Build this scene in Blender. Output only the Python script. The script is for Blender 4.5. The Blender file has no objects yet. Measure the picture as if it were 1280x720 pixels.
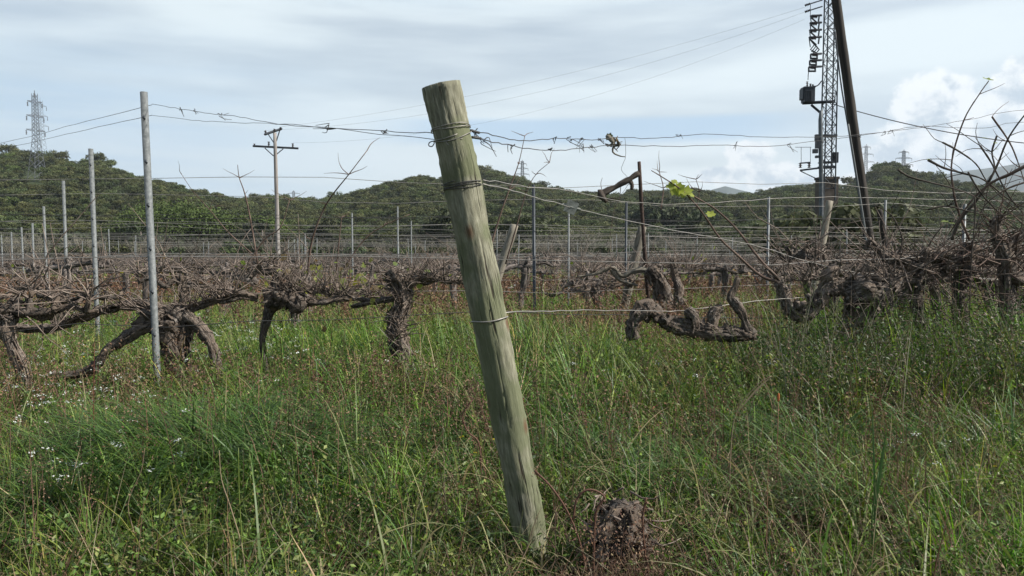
import bpy, math, random
import numpy as np
from mathutils import Vector

SEED = 7
R = np.random.RandomState(SEED)
rnd = random.Random(SEED)
PI = math.pi
sc = bpy.context.scene
COL = sc.collection

# ------------------------------------------------------------------ camera numbers
F = 985.0
CAMH = 1.1
HOR = 305.0
PITCH = math.atan((360 - HOR) / F)

def at(px, py, d):
    """world point seen at picture position (px,py) at forward distance d"""
    cx, cy = (px - 640) / F, (360 - py) / F
    # ray = forward + cx*right + cy*up, camera pitched down by PITCH
    fy = math.cos(PITCH) + cy * math.sin(PITCH)
    fz = -math.sin(PITCH) + cy * math.cos(PITCH)
    k = d / fy
    return np.array([cx * k, d, CAMH + fz * k])

def to_px(p):
    x, y, z = p[0], p[1], p[2] - CAMH
    f = y * math.cos(PITCH) - z * math.sin(PITCH)
    u = y * math.sin(PITCH) + z * math.cos(PITCH)
    if f <= 0.01: return (-9999, -9999)
    return (640 + F * x / f, 360 - F * u / f)

# ------------------------------------------------------------------ naming helpers
ONES = ['', 'first', 'second', 'third', 'fourth', 'fifth', 'sixth', 'seventh', 'eighth', 'ninth', 'tenth', 'eleventh',
        'twelfth', 'thirteenth', 'fourteenth', 'fifteenth', 'sixteenth', 'seventeenth', 'eighteenth', 'nineteenth']
TENS = {2: 'twent', 3: 'thirt', 4: 'fort', 5: 'fift', 6: 'sixt', 7: 'sevent', 8: 'eight', 9: 'ninet'}
def ordn(n):
    if n < 20: return ONES[n]
    t, o = divmod(n, 10)
    if o == 0: return TENS[t] + 'ieth'
    return TENS[t] + 'y-' + ONES[o]

def tag(o, label=None, cat=None, group=None, kind=None):
    if label: o['label'] = label
    if cat: o['category'] = cat
    if group: o['group'] = group
    if kind: o['kind'] = kind
    return o

def empty(name, loc=(0, 0, 0), rz=0):
    o = bpy.data.objects.new(name, None)
    o.empty_display_size = .1
    o.location = [float(v) for v in loc]; o.rotation_euler = (0, 0, rz)
    COL.objects.link(o)
    return o

def copy_tree(o, parent=None):
    c = o.copy(); COL.objects.link(c)
    if parent is not None:
        c.parent = parent
    for ch in list(o.children): copy_tree(ch, c)
    return c

# ------------------------------------------------------------------ geometry collector
class Geo:
    def __init__(s):
        s.V = []; s.Q = []; s.T = []; s.A = []; s.C = []; s.n = 0; s.flat = False
    def add(s, V, Q=None, T=None, A=None, C=None):
        V = np.asarray(V, dtype=np.float32).reshape(-1, 3)
        m = len(V)
        if Q is not None and len(Q): s.Q.append(np.asarray(Q, dtype=np.int32).reshape(-1, 4) + s.n)
        if T is not None and len(T): s.T.append(np.asarray(T, dtype=np.int32).reshape(-1, 3) + s.n)
        s.V.append(V)
        s.A.append(np.zeros((m, 3), np.float32) if A is None else np.asarray(A, np.float32))
        if C is None: C = np.ones((m, 3), np.float32) * .5
        C = np.asarray(C, np.float32)
        if C.ndim == 1: C = np.tile(C, (m, 1))
        s.C.append(C)
        s.n += m
    def mesh(s, name, smooth=True, origin=None):
        V = np.concatenate(s.V) if s.V else np.zeros((0, 3), np.float32)
        if origin is not None: V = V - np.asarray(origin, np.float32)
        Q = np.concatenate(s.Q) if s.Q else np.zeros((0, 4), np.int32)
        T = np.concatenate(s.T) if s.T else np.zeros((0, 3), np.int32)
        me = bpy.data.meshes.new(name)
        me.vertices.add(len(V)); me.vertices.foreach_set('co', V.astype(np.float32).ravel())
        nl = Q.size + T.size
        me.loops.add(nl)
        me.loops.foreach_set('vertex_index', np.concatenate([Q.ravel(), T.ravel()]).astype(np.int32))
        nq, nt = len(Q), len(T)
        me.polygons.add(nq + nt)
        st = np.concatenate([np.arange(nq) * 4, nq * 4 + np.arange(nt) * 3]).astype(np.int32)
        me.polygons.foreach_set('loop_start', st)
        me.update(calc_edges=True)
        me.polygons.foreach_set('use_smooth', np.full(nq + nt, bool(smooth and not s.flat)))
        a = me.attributes.new('grain', 'FLOAT_VECTOR', 'POINT')
        a.data.foreach_set('vector', np.concatenate(s.A).astype(np.float32).ravel())
        c = me.attributes.new('Col', 'FLOAT_COLOR', 'POINT')
        CC = np.concatenate(s.C); CC = np.concatenate([CC, np.ones((len(CC), 1), np.float32)], 1)
        c.data.foreach_set('color', CC.astype(np.float32).ravel())
        me.validate(verbose=False)
        return me
    def build(s, name, mat, parent=None, smooth=True, origin=None, loc=None):
        """origin: world point the mesh is made relative to (defaults to the parent's location)"""
        if parent is not None and origin is None:
            q = parent; origin = np.zeros(3)
            while q is not None: origin = origin + np.array(q.location); q = q.parent
        me = s.mesh(name, smooth, origin)
        me.materials.append(mat)
        o = bpy.data.objects.new(name, me); COL.objects.link(o)
        if name == 'shoot_tangle': o['kind'] = 'stuff'
        if parent is not None: o.parent = parent
        elif origin is not None: o.location = [float(v) for v in origin]
        return o

def catmull(P, sub):
    P = np.asarray(P, float)
    if len(P) < 3 or sub <= 1:
        if sub <= 1: return P
        t = np.linspace(0, 1, sub + 1)[:, None]
        return np.concatenate([P[i] * (1 - t[:-1]) + P[i + 1] * t[:-1] for i in range(len(P) - 1)] + [P[-1:]])
    Q = np.vstack([2 * P[0] - P[1], P, 2 * P[-1] - P[-2]])
    out = []
    for i in range(1, len(Q) - 2):
        for t in np.arange(sub) / sub:
            a, b, c, d = Q[i - 1], Q[i], Q[i + 1], Q[i + 2]
            out.append(.5 * ((2 * b) + (-a + c) * t + (2 * a - 5 * b + 4 * c - d) * t * t + (-a + 3 * b - 3 * c + d) * t ** 3))
    out.append(P[-1])
    return np.array(out)

def frames(P):
    T = np.gradient(P, axis=0); T /= np.linalg.norm(T, axis=1)[:, None] + 1e-9
    up = np.array([0, 0, 1.]) if abs(T[0][2]) < .9 else np.array([1., 0, 0])
    n = np.cross(T[0], up); n /= np.linalg.norm(n)
    N = [n]
    for i in range(1, len(P)):
        n = N[-1] - T[i] * np.dot(N[-1], T[i]); n /= np.linalg.norm(n) + 1e-9
        N.append(n)
    N = np.array(N); B = np.cross(T, N)
    return T, N, B

def tube(G, pts, rad, n=8, sub=3, rough=0., lump=0., seed=None, col=None, shred=0, wob=0., caps=True):
    """a tapering round limb along pts; rough = bark ridges, lump = knots along it, shred = loose bark strips"""
    rs = np.random.RandomState(seed if seed is not None else R.randint(1 << 30))
    pts = np.asarray(pts, float)
    rad = np.asarray(rad, float) if np.ndim(rad) else np.full(len(pts), float(rad))
    if len(rad) != len(pts): rad = np.interp(np.linspace(0, 1, len(pts)), np.linspace(0, 1, len(rad)), rad)
    Rr = catmull(np.column_stack([rad, rad, rad]), sub)[:, 0]
    P = catmull(pts, sub)
    Rr = np.maximum(Rr, rad.min() * .6)
    if wob: P = P + rs.normal(size=P.shape) * wob * Rr[:, None]
    L = np.concatenate([[0], np.cumsum(np.linalg.norm(np.diff(P, axis=0), axis=1))])
    T, N, B = frames(P)
    th = np.arange(n) / n * 2 * PI
    M = np.ones((len(P), n))
    rm = Rr.mean()
    if rough:
        for j in range(3):
            k = rs.randint(2, max(3, min(6, n // 2)) + 1)
            M += rough * .5 * np.sin(k * th[None] + rs.rand() * 6 + L[:, None] / rm * rs.uniform(-.6, .6)) * rs.uniform(.5, 1)
        M += rough * .75 * rs.normal(size=M.shape)
        M += rough * .9 * rs.normal(size=(1, n)) * (1 + .5 * rs.normal(size=(len(P), 1)))
        M += rough * .7 * (rs.rand(*M.shape) > .93)
    if lump:
        for j in range(3):
            k = rs.randint(0, 3)
            M += lump * .5 * np.sin(k * th[None] + rs.rand() * 6 + L[:, None] / rm * rs.uniform(.5, 1.6) + rs.rand() * 6)
    M = np.clip(M, .4, 1.9)
    off = (np.cos(th)[None, :, None] * N[:, None] + np.sin(th)[None, :, None] * B[:, None])
    V = P[:, None] + off * (Rr[:, None] * M)[..., None]
    A = np.stack([np.broadcast_to(np.cos(th) * rm, M.shape), np.broadcast_to(np.sin(th) * rm, M.shape),
                  np.broadcast_to(L[:, None] + rs.rand() * 50, M.shape)], -1)
    m = len(P)
    i = np.arange(m - 1)[:, None] * n; j = np.arange(n)[None]; j2 = (j + 1) % n
    Q = np.stack([i + j, i + j2, i + n + j2, i + n + j], -1).reshape(-1, 4)
    V = V.reshape(-1, 3); A = A.reshape(-1, 3); Tt = None
    if caps:
        V = np.vstack([V, P[0] - T[0] * Rr[0] * .15, P[-1] + T[-1] * Rr[-1] * .15])
        A = np.vstack([A, A[0], A[-1]])
        a, b = m * n, m * n + 1
        jj = np.arange(n)
        Tt = np.vstack([np.stack([np.full(n, a), (jj + 1) % n, jj], -1), np.stack([np.full(n, b), (m - 1) * n + jj, (m - 1) * n + (jj + 1) % n], -1)])
    G.add(V, Q, Tt, A, col)
    for q in range(int(shred * 2.2)):
        a = rs.randint(0, m - 2); ln = rs.randint(2, 6); b = min(m - 1, a + ln)
        t0 = rs.rand() * 2 * PI; w = rm * rs.uniform(.03, .14)
        idx = np.arange(a, b + 1)
        lift = np.linspace(rs.uniform(.0, .1), rs.uniform(.1, .75), len(idx))
        if rs.rand() < .5: lift = lift[::-1]
        o1 = np.cos(t0) * N[idx] + np.sin(t0) * B[idx]
        s1 = -np.sin(t0) * N[idx] + np.cos(t0) * B[idx]
        c = P[idx] + o1 * (Rr[idx] * (1.05 + lift))[:, None] + rs.normal(size=(len(idx), 3)) * rm * .05
        V = np.concatenate([c - s1 * w, c + s1 * w])
        k = len(idx)
        Q = [[e, e + 1, k + e + 1, k + e] for e in range(k - 1)]
        A = np.column_stack([np.full(2 * k, t0 * rm), np.full(2 * k, q * .1), np.tile(L[idx], 2)])
        G.add(V, Q, None, A, col)

def box(G, c, s, rot=0., col=None, ax=None):
    c = np.asarray(c, float); s = np.asarray(s, float) / 2; G.flat = True
    v = np.array([[x, y, z] for x in (-1, 1) for y in (-1, 1) for z in (-1, 1)], float) * s
    if ax is not None: v = v @ np.asarray(ax)
    if rot:
        cr, sr = math.cos(rot), math.sin(rot)
        v = np.column_stack([v[:, 0] * cr - v[:, 1] * sr, v[:, 0] * sr + v[:, 1] * cr, v[:, 2]])
    Q = [[0, 1, 3, 2], [4, 6, 7, 5], [0, 4, 5, 1], [2, 3, 7, 6], [0, 2, 6, 4], [1, 5, 7, 3]]
    G.add(v + c, Q, None, v * 1., col)

def bar(G, a, b, w, n=4, col=None):
    G.flat = True
    tube(G, [a, b], [w / 2, w / 2], n=n, sub=1, col=col, seed=1)

# ------------------------------------------------------------------ materials
def newmat(name):
    m = bpy.data.materials.new(name); m.use_nodes = True
    nt = m.node_tree; nt.nodes.clear()
    out = nt.nodes.new('ShaderNodeOutputMaterial')
    return m, nt, out

def N_(nt, t, **kw):
    n = nt.nodes.new(t)
    for k, v in kw.items():
        if k in n.inputs: n.inputs[k].default_value = v
        else: setattr(n, k, v)
    return n

def ramp(nt, src, stops):
    r = nt.nodes.new('ShaderNodeValToRGB'); nt.links.new(src, r.inputs[0])
    e = r.color_ramp.elements
    while len(e) < len(stops): e.new(.5)
    for i, (p, c) in enumerate(stops):
        e[i].position = p; e[i].color = (*c, 1) if len(c) == 3 else c
    return r.outputs[0]

def wood_mat(name, cols, stretch=.12, scale=60, bump=.6, dist=.01, rough=.9, cracks=None, crack_scale=90, patch=None, knots=False):
    m, nt, out = newmat(name)
    L = nt.links
    at_ = N_(nt, 'ShaderNodeAttribute'); at_.attribute_name = 'grain'
    mp = N_(nt, 'ShaderNodeMapping'); mp.inputs['Scale'].default_value = (1, 1, stretch)
    L.new(at_.outputs['Vector'], mp.inputs[0])
    n1 = N_(nt, 'ShaderNodeTexNoise', Scale=scale, Detail=6., Roughness=.65); L.new(mp.outputs[0], n1.inputs['Vector'])
    c = ramp(nt, n1.outputs[0], [(.3, cols[0]), (.5, cols[1]), (.68, cols[2])])
    geo = N_(nt, 'ShaderNodeNewGeometry')
    oi = N_(nt, 'ShaderNodeObjectInfo')
    n3 = N_(nt, 'ShaderNodeTexNoise', Scale=9., Detail=3.); L.new(at_.outputs['Vector'], n3.inputs['Vector'])
    if patch:
        mx = N_(nt, 'ShaderNodeMix', data_type='RGBA')
        L.new(ramp(nt, n3.outputs[0], [(.42, (0, 0, 0)), (.58, (1, 1, 1))]), mx.inputs[0])
        L.new(c, mx.inputs[6]); mx.inputs[7].default_value = (*patch, 1)
        mm = N_(nt, 'ShaderNodeMix', data_type='RGBA'); mm.inputs[0].default_value = .75
        L.new(c, mm.inputs[6]); L.new(mx.outputs[2], mm.inputs[7]); c = mm.outputs[2]
    n2 = None
    if cracks:
        mp2 = N_(nt, 'ShaderNodeMapping'); mp2.inputs['Scale'].default_value = (1, 1, stretch * .45)
        L.new(at_.outputs['Vector'], mp2.inputs[0])
        n2 = N_(nt, 'ShaderNodeTexNoise', Scale=crack_scale, Detail=3., Roughness=.5); L.new(mp2.outputs[0], n2.inputs['Vector'])
        mx = N_(nt, 'ShaderNodeMix', data_type='RGBA')
        fac = ramp(nt, n2.outputs[0], [(.0, (1, 1, 1)), (.30, (1, 1, 1)), (.37, (0, 0, 0))])
        L.new(fac, mx.inputs[0]); L.new(c, mx.inputs[6]); mx.inputs[7].default_value = (*cracks, 1); c = mx.outputs[2]
    if knots:
        mpk = N_(nt, 'ShaderNodeMapping'); mpk.inputs['Scale'].default_value = (1, 1, .55)
        L.new(at_.outputs['Vector'], mpk.inputs[0])
        v = N_(nt, 'ShaderNodeTexVoronoi', Scale=9.); L.new(mpk.outputs[0], v.inputs['Vector'])
        mx = N_(nt, 'ShaderNodeMix', data_type='RGBA')
        L.new(ramp(nt, v.outputs['Distance'], [(.05, (.9, .9, .9)), (.17, (0, 0, 0))]), mx.inputs[0])
        L.new(c, mx.inputs[6]); mx.inputs[7].default_value = (.12, .065, .035, 1); c = mx.outputs[2]
    # per object variation
    hs = N_(nt, 'ShaderNodeHueSaturation'); mr = N_(nt, 'ShaderNodeMapRange')
    mr.inputs['To Min'].default_value = .75; mr.inputs['To Max'].default_value = 1.2
    L.new(oi.outputs['Random'], mr.inputs[0]); L.new(mr.outputs[0], hs.inputs['Value']); L.new(c, hs.inputs['Color'])
    bs = N_(nt, 'ShaderNodeBsdfPrincipled', Roughness=rough)
    bs.inputs['Specular IOR Level'].default_value = .25
    L.new(hs.outputs[0], bs.inputs['Base Color'])
    bp = N_(nt, 'ShaderNodeBump', Strength=bump, Distance=dist)
    if n2:
        ad = N_(nt, 'ShaderNodeMath', operation='MULTIPLY_ADD'); L.new(n1.outputs[0], ad.inputs[0]); ad.inputs[1].default_value = .5
        cr = ramp(nt, n2.outputs[0], [(.3, (0, 0, 0)), (.44, (1, 1, 1))])
        L.new(cr, ad.inputs[2]); L.new(ad.outputs[0], bp.inputs['Height'])
    else: L.new(n1.outputs[0], bp.inputs['Height'])
    L.new(bp.outputs[0], bs.inputs['Normal'])
    L.new(bs.outputs[0], out.inputs[0])
    return m

def leaf_mat(name, trans=.35, rough=.5, spec=.3, tint=(1, 1, 1), gain=1., vary=False):
    """coloured by the per-blade colour attribute"""
    m, nt, out = newmat(name); L = nt.links
    a = N_(nt, 'ShaderNodeAttribute'); a.attribute_name = 'Col'
    mu = N_(nt, 'ShaderNodeMix', data_type='RGBA', blend_type='MULTIPLY'); mu.inputs[0].default_value = 1
    L.new(a.outputs['Color'], mu.inputs[6]); mu.inputs[7].default_value = (tint[0] * gain, tint[1] * gain, tint[2] * gain, 1)
    if vary:      # each tree its own tone
        oi = N_(nt, 'ShaderNodeObjectInfo')
        c = ramp(nt, oi.outputs['Random'], [(0, (.62, .62, .62)), (.3, (1.05, .95, .8)), (.55, (.85, 1.0, .9)), (.8, (1.35, 1.2, 1.1)), (1, (1.1, 1.3, .9))])
        m2 = N_(nt, 'ShaderNodeMix', data_type='RGBA', blend_type='MULTIPLY'); m2.inputs[0].default_value = 1
        L.new(mu.outputs[2], m2.inputs[6]); L.new(c, m2.inputs[7]); mu = m2
    bs = N_(nt, 'ShaderNodeBsdfPrincipled', Roughness=rough); bs.inputs['Specular IOR Level'].default_value = spec
    L.new(mu.outputs[2], bs.inputs['Base Color'])
    tr = N_(nt, 'ShaderNodeBsdfTranslucent')
    hs = N_(nt, 'ShaderNodeHueSaturation', Saturation=1.1, Value=1.2); L.new(mu.outputs[2], hs.inputs['Color']); L.new(hs.outputs[0], tr.inputs[0])
    mx = N_(nt, 'ShaderNodeMixShader'); mx.inputs[0].default_value = trans
    L.new(bs.outputs[0], mx.inputs[1]); L.new(tr.outputs[0], mx.inputs[2]); L.new(mx.outputs[0], out.inputs[0])
    return m

def plain_mat(name, c1, c2=None, scale=20, rough=.6, metal=0., bump=.1, coord='Object'):
    m, nt, out = newmat(name); L = nt.links
    tc = N_(nt, 'ShaderNodeTexCoord')
    n = N_(nt, 'ShaderNodeTexNoise', Scale=float(scale), Detail=5., Roughness=.6); L.new(tc.outputs[coord], n.inputs['Vector'])
    c = ramp(nt, n.outputs[0], [(.35, c1), (.65, c2 or c1)])
    bs = N_(nt, 'ShaderNodeBsdfPrincipled', Roughness=rough, Metallic=metal); L.new(c, bs.inputs['Base Color'])
    bs.inputs['Specular IOR Level'].default_value = .35
    bp = N_(nt, 'ShaderNodeBump', Strength=bump, Distance=.01); L.new(n.outputs[0], bp.inputs['Height']); L.new(bp.outputs[0], bs.inputs['Normal'])
    L.new(bs.outputs[0], out.inputs[0])
    return m

M = {}
M['post'] = wood_mat('weathered_post_wood', [(.11, .105, .078), (.205, .20, .14), (.32, .31, .235)], stretch=.15, scale=120, bump=.7, dist=.006,
                     cracks=(.04, .033, .022), crack_scale=62, patch=(.12, .135, .07), knots=True)
M['stub'] = wood_mat('pale_post_wood', [(.10, .09, .07), (.19, .17, .135), (.28, .255, .21)], stretch=.08, scale=80, bump=.4, cracks=(.05, .04, .03))
M['bark'] = wood_mat('vine_bark', [(.024, .019, .016), (.092, .076, .064), (.30, .265, .23)], stretch=.36, scale=120, bump=1., dist=.02, cracks=(.018, .013, .01), crack_scale=60, patch=(.17, .13, .10))
M['bark_far'] = wood_mat('vine_bark_far', [(.040, .033, .029), (.12, .10, .088), (.27, .24, .215)], stretch=.3, scale=28, bump=.6, dist=.012)
M['cane'] = wood_mat('cane_bark', [(.05, .034, .028), (.115, .078, .062), (.20, .15, .12)], stretch=.1, scale=80, bump=.3, dist=.003)
M['cane_dark'] = wood_mat('cane_bark_dark', [(.025, .02, .017), (.05, .04, .032), (.10, .085, .07)], stretch=.1, scale=80, bump=.3, dist=.003)
M['twig'] = wood_mat('twig_bark', [(.05, .039, .031), (.14, .108, .088), (.32, .27, .225)], stretch=.3, scale=25, bump=.2, dist=.003)
M['scrub'] = wood_mat('grey_scrub', [(.07, .065, .05), (.15, .14, .11), (.26, .245, .20)], stretch=.3, scale=25, bump=.2, dist=.003)
M['pole'] = wood_mat('tarred_pole_wood', [(.016, .014, .012), (.035, .03, .026), (.06, .052, .045)], stretch=.05, scale=12, bump=.5)
M['pole_pale'] = wood_mat('grey_pole_wood', [(.13, .12, .11), (.22, .20, .185), (.30, .28, .26)], stretch=.05, scale=10, bump=.3)
M['steel'] = plain_mat('galvanised_steel', (.09, .10, .10), (.17, .18, .18), 45, .65, .15, .3)
M['steel_far'] = plain_mat('galvanised_steel_pylon', (.10, .11, .12), (.15, .16, .17), 3, .6, .2, 0)
M['dark_steel'] = plain_mat('dark_steel', (.022, .027, .033), (.04, .047, .055), 5, .5, .3, .05)
M['mid_steel'] = plain_mat('grey_steel_tube', (.07, .08, .085), (.13, .14, .145), 6, .5, .4, .05)
M['rust'] = plain_mat('rusty_stake', (.03, .02, .016), (.07, .045, .035), 40, .85, .2, .3)
M['wire'] = plain_mat('dull_wire', (.20, .19, .17), (.32, .30, .28), 15, .5, .5, .1)
M['wire_dark'] = plain_mat('dark_wire', (.03, .03, .032), (.07, .068, .065), 15, .6, .3, .1)
M['block'] = plain_mat('rendered_pier', (.06, .05, .042), (.105, .088, .072), 2.5, .95, 0, .2)
M['insul'] = plain_mat('insulator_glaze', (.03, .02, .018), (.05, .035, .03), 5, .25)
M['grass'] = leaf_mat('grass_blades', .36, .48, .35)
M['far_leaf'] = leaf_mat('tree_leaves', .2, .6, .15, vary=True)
M['petal'] = leaf_mat('petals', .3, .6, .2)
M['yleaf'] = leaf_mat('vine_leaves', .5, .5, .25)
M['dry'] = leaf_mat('dry_stalks', .15, .7, .2)
M['tag'] = plain_mat('grey_tag', (.12, .13, .115), (.22, .23, .205), 60, .8)

# ------------------------------------------------------------------ ground shape
SKY = [(-900, 225), (-500, 200), (-150, 188), (0, 197), (30, 195), (60, 199), (90, 205), (120, 203), (150, 214), (175, 224), (200, 228), (230, 236), (260, 243),
       (300, 250), (335, 246), (370, 250), (420, 251), (440, 244), (470, 237), (500, 229), (530, 224), (560, 228), (590, 218), (620, 217),
       (650, 226), (680, 237), (720, 241), (760, 244), (800, 243), (870, 240), (900, 246), (940, 244), (960, 239), (1000, 236), (1020, 233),
       (1050, 236), (1070, 231), (1090, 218), (1110, 214), (1140, 218), (1160, 227), (1200, 233), (1240, 240), (1280, 246), (1500, 235), (1900, 210), (2600, 230)]
SX = np.array([a for a, b in SKY], float); SY = np.array([b for a, b in SKY], float)
RIDGE = 340.0
def sstep(a, b, x):
    t = np.clip((x - a) / (b - a), 0, 1); return t * t * (3 - 2 * t)
def n2(x, y, s, seed=0):
    rs = np.random.RandomState(1000 + seed); o = 0
    for k in range(5):
        a = rs.rand() * 2 * PI; f = s * rs.uniform(.6, 1.9); p = rs.rand() * 6.28
        o = o + np.sin((x * math.cos(a) + y * math.sin(a)) * f + p + 1.3 * np.sin((x * math.sin(a) - y * math.cos(a)) * f * .7 + p))
    return o / 5
def zg(x, y):
    x = np.asarray(x, float); y = np.asarray(y, float)
    r = np.hypot(x, y)
    z = -.22 * sstep(9, 26, y) - .38 * sstep(26, 62, y)
    az = np.arctan2(x, np.maximum(y, 1e-3)) ; az = np.where(y > 0, az, np.sign(x) * (PI / 2))
    px = np.clip(np.tan(np.clip(az, -1.2, 1.2)), -2.4, 2.4) * F + 640
    top = (HOR - np.interp(px, SX, SY) - 15) / F * RIDGE * .985 * np.cos(np.clip(az, -1.2, 1.2)) + CAMH     # height of the ridge ground
    rise = sstep(95, RIDGE, r) ** 1.15
    z = z + (top + .6) * rise - 12 * sstep(RIDGE + 10, RIDGE + 300, r)
    z = z + 1.6 * n2(x, y, .03, 3) * sstep(110, 200, r) * (1 - sstep(RIDGE - 60, RIDGE, r) * .8)
    z = z + .03 * n2(x, y, 1.1, 1) * (1 - sstep(80, 120, r))
    return z

# terrain sheet (polar grid out past the horizon)
def build_ground():
    rr = np.concatenate([np.linspace(0.02, 14, 50), np.geomspace(14.5, 700, 110), np.geomspace(760, 9000, 12)])
    az = np.linspace(-PI, PI, 721)[:-1]
    X = rr[:, None] * np.sin(az)[None]; Y = rr[:, None] * np.cos(az)[None]
    Z = zg(X, Y); Z = Z - 25 * sstep(900, 2500, rr)[:, None]
    G = Geo(); n = len(az); m = len(rr)
    i = np.arange(m - 1)[:, None] * n; j = np.arange(n)[None]; j2 = (j + 1) % n
    Q = np.stack([i + j, i + n + j, i + n + j2, i + j2], -1).reshape(-1, 4)
    G.add(np.stack([X, Y, Z], -1).reshape(-1, 3), Q[:, ::-1])
    m_, nt, out = newmat('ground_soil'); L = nt.links
    tc = N_(nt, 'ShaderNodeTexCoord')
    n1 = N_(nt, 'ShaderNodeTexNoise', Scale=6., Detail=8., Roughness=.7); L.new(tc.outputs['Object'], n1.inputs[0])
    n2_ = N_(nt, 'ShaderNodeTexNoise', Scale=.35, Detail=5., Roughness=.6); L.new(tc.outputs['Object'], n2_.inputs[0])
    c1 = ramp(nt, n1.outputs[0], [(.3, (.018, .018, .009)), (.55, (.045, .05, .022)), (.75, (.10, .085, .05))])
    c2 = ramp(nt, n2_.outputs[0], [(.35, (.03, .05, .018)), (.65, (.10, .08, .05))])
    mx = N_(nt, 'ShaderNodeMix', data_type='RGBA'); mx.inputs[0].default_value = .45
    L.new(c1, mx.inputs[6]); L.new(c2, mx.inputs[7])
    ln = N_(nt, 'ShaderNodeVectorMath', operation='LENGTH'); L.new(tc.outputs['Object'], ln.inputs[0])
    mr = N_(nt, 'ShaderNodeMapRange'); mr.inputs['From Min'].default_value = 70; mr.inputs['From Max'].default_value = 120; L.new(ln.outputs['Value'], mr.inputs[0])
    n4 = N_(nt, 'ShaderNodeTexNoise', Scale=.12, Detail=8., Roughness=.75); L.new(tc.outputs['Object'], n4.inputs[0])
    c4 = ramp(nt, n4.outputs[0], [(.4, (.022, .032, .014)), (.6, (.045, .055, .025)), (.72, (.11, .09, .055))])
    mx2 = N_(nt, 'ShaderNodeMix', data_type='RGBA'); L.new(mr.outputs[0], mx2.inputs[0]); L.new(mx.outputs[2], mx2.inputs[6]); L.new(c4, mx2.inputs[7])
    bs = N_(nt, 'ShaderNodeBsdfPrincipled', Roughness=.95); bs.inputs['Specular IOR Level'].default_value = .1
    L.new(mx2.outputs[2], bs.inputs['Base Color'])
    bp = N_(nt, 'ShaderNodeBump', Strength=.6, Distance=.04); L.new(n1.outputs[0], bp.inputs['Height']); L.new(bp.outputs[0], bs.inputs['Normal'])
    L.new(bs.outputs[0], out.inputs[0])
    tag(G.build('ground', m_), kind='structure')
build_ground()

# far blue mountains
def mountains(name, tab, r, depth, mat, seed):
    tab = np.array(tab, float)
    px = np.linspace(tab[0, 0], tab[-1, 0], 260)
    yy = np.interp(px, tab[:, 0], tab[:, 1])
    rs = np.random.RandomState(seed)
    for f in (.02, .05, .11, .23): yy = yy + np.sin(px * f + rs.rand() * 6) * .6 / (f * 40 + .5)
    az = np.arctan((px - 640) / F)
    G = Geo(); rows = 16; V = []
    for k in range(rows):
        t = k / (rows - 1)
        rk = r - depth * (1 - t); h = (HOR - yy) / F * r * (t ** 1.2) / np.cos(az) * np.cos(az)
        h = h * (1 + .10 * np.sin(px * .04 + 5 * t + seed) * (1 - t)) - 30 * (1 - t)
        V.append(np.column_stack([rk * np.tan(az), np.full_like(az, rk), CAMH + h]))
    back = V[-1].copy(); back[:, 1] += depth; back[:, 0] *= (r + depth) / r; back[:, 2] = -40
    V.append(back); V = np.array(V); n = len(px); m = len(V)
    i = np.arange(m - 1)[:, None] * n; j = np.arange(n - 1)[None]
    Q = np.stack([i + j, i + j + 1, i + n + j + 1, i + n + j], -1).reshape(-1, 4)
    G.add(V.reshape(-1, 3), Q)
    tag(G.build(name, mat), kind='structure')
M['mount'] = plain_mat('mountain_forest', (.026, .040, .034), (.045, .062, .050), .012, .95, 0, 0)
mountains('distant_hills', [(560, 262), (800, 250), (850, 246), (880, 240), (905, 233), (925, 238), (950, 244), (985, 240), (1010, 236), (1060, 240), (1120, 232),
                            (1160, 222), (1200, 214), (1240, 210), (1280, 204), (1400, 190), (1700, 180), (2100, 215)], 2300, 600, M['mount'], 3)
mountains('hills', [(760, 262), (850, 258), (920, 250), (960, 238), (985, 232), (1010, 230), (1040, 236), (1080, 240), (1140, 240), (1200, 242), (1290, 240), (1500, 225)], 1300, 350, M['mount'], 8)

# ------------------------------------------------------------------ trees on the hills
def crown_faces(G, c, rx, ry, rz, nclump, nface, fs, base, rs, flat=.55):
    """crown of many small leaf-clump faces gathered in clumps on a flattened dome"""
    base = np.array(base)
    for k in range(nclump):
        a = rs.rand() * 2 * PI; rr = math.sqrt(rs.rand()) * .85
        zz = rs.uniform(-.35, 1) * math.sqrt(max(0, 1 - rr * rr))
        cc = np.array([c[0] + rx * rr * math.cos(a), c[1] + ry * rr * math.sin(a), c[2] + rz * zz])
        cr = rs.uniform(.22, .4) * rx
        d = rs.normal(size=(nface, 3)); d /= np.linalg.norm(d, axis=1)[:, None]
        rad = cr * rs.uniform(.55, 1.05, (nface, 1)); p = cc + d * rad * np.array([1, 1, .7])
        nrm = d + rs.normal(size=d.shape) * .55; nrm /= np.linalg.norm(nrm, axis=1)[:, None]
        t = np.cross(nrm, rs.normal(size=d.shape)); t /= np.linalg.norm(t, axis=1)[:, None] + 1e-9
        b = np.cross(nrm, t); s = fs * rs.uniform(.5, 1.2, (nface, 1))
        V = np.stack([p - t * s, p - b * s * .6, p + t * s, p + b * s * .6], 1).reshape(-1, 3)
        Q = np.arange(nface * 4).reshape(-1, 4)
        tone = rs.uniform(.7, 1.35)
        col = np.repeat(base * tone * rs.uniform(.75, 1.25, (nface, 1)), 4, 0)
        G.add(V, Q, None, None, col)

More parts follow.
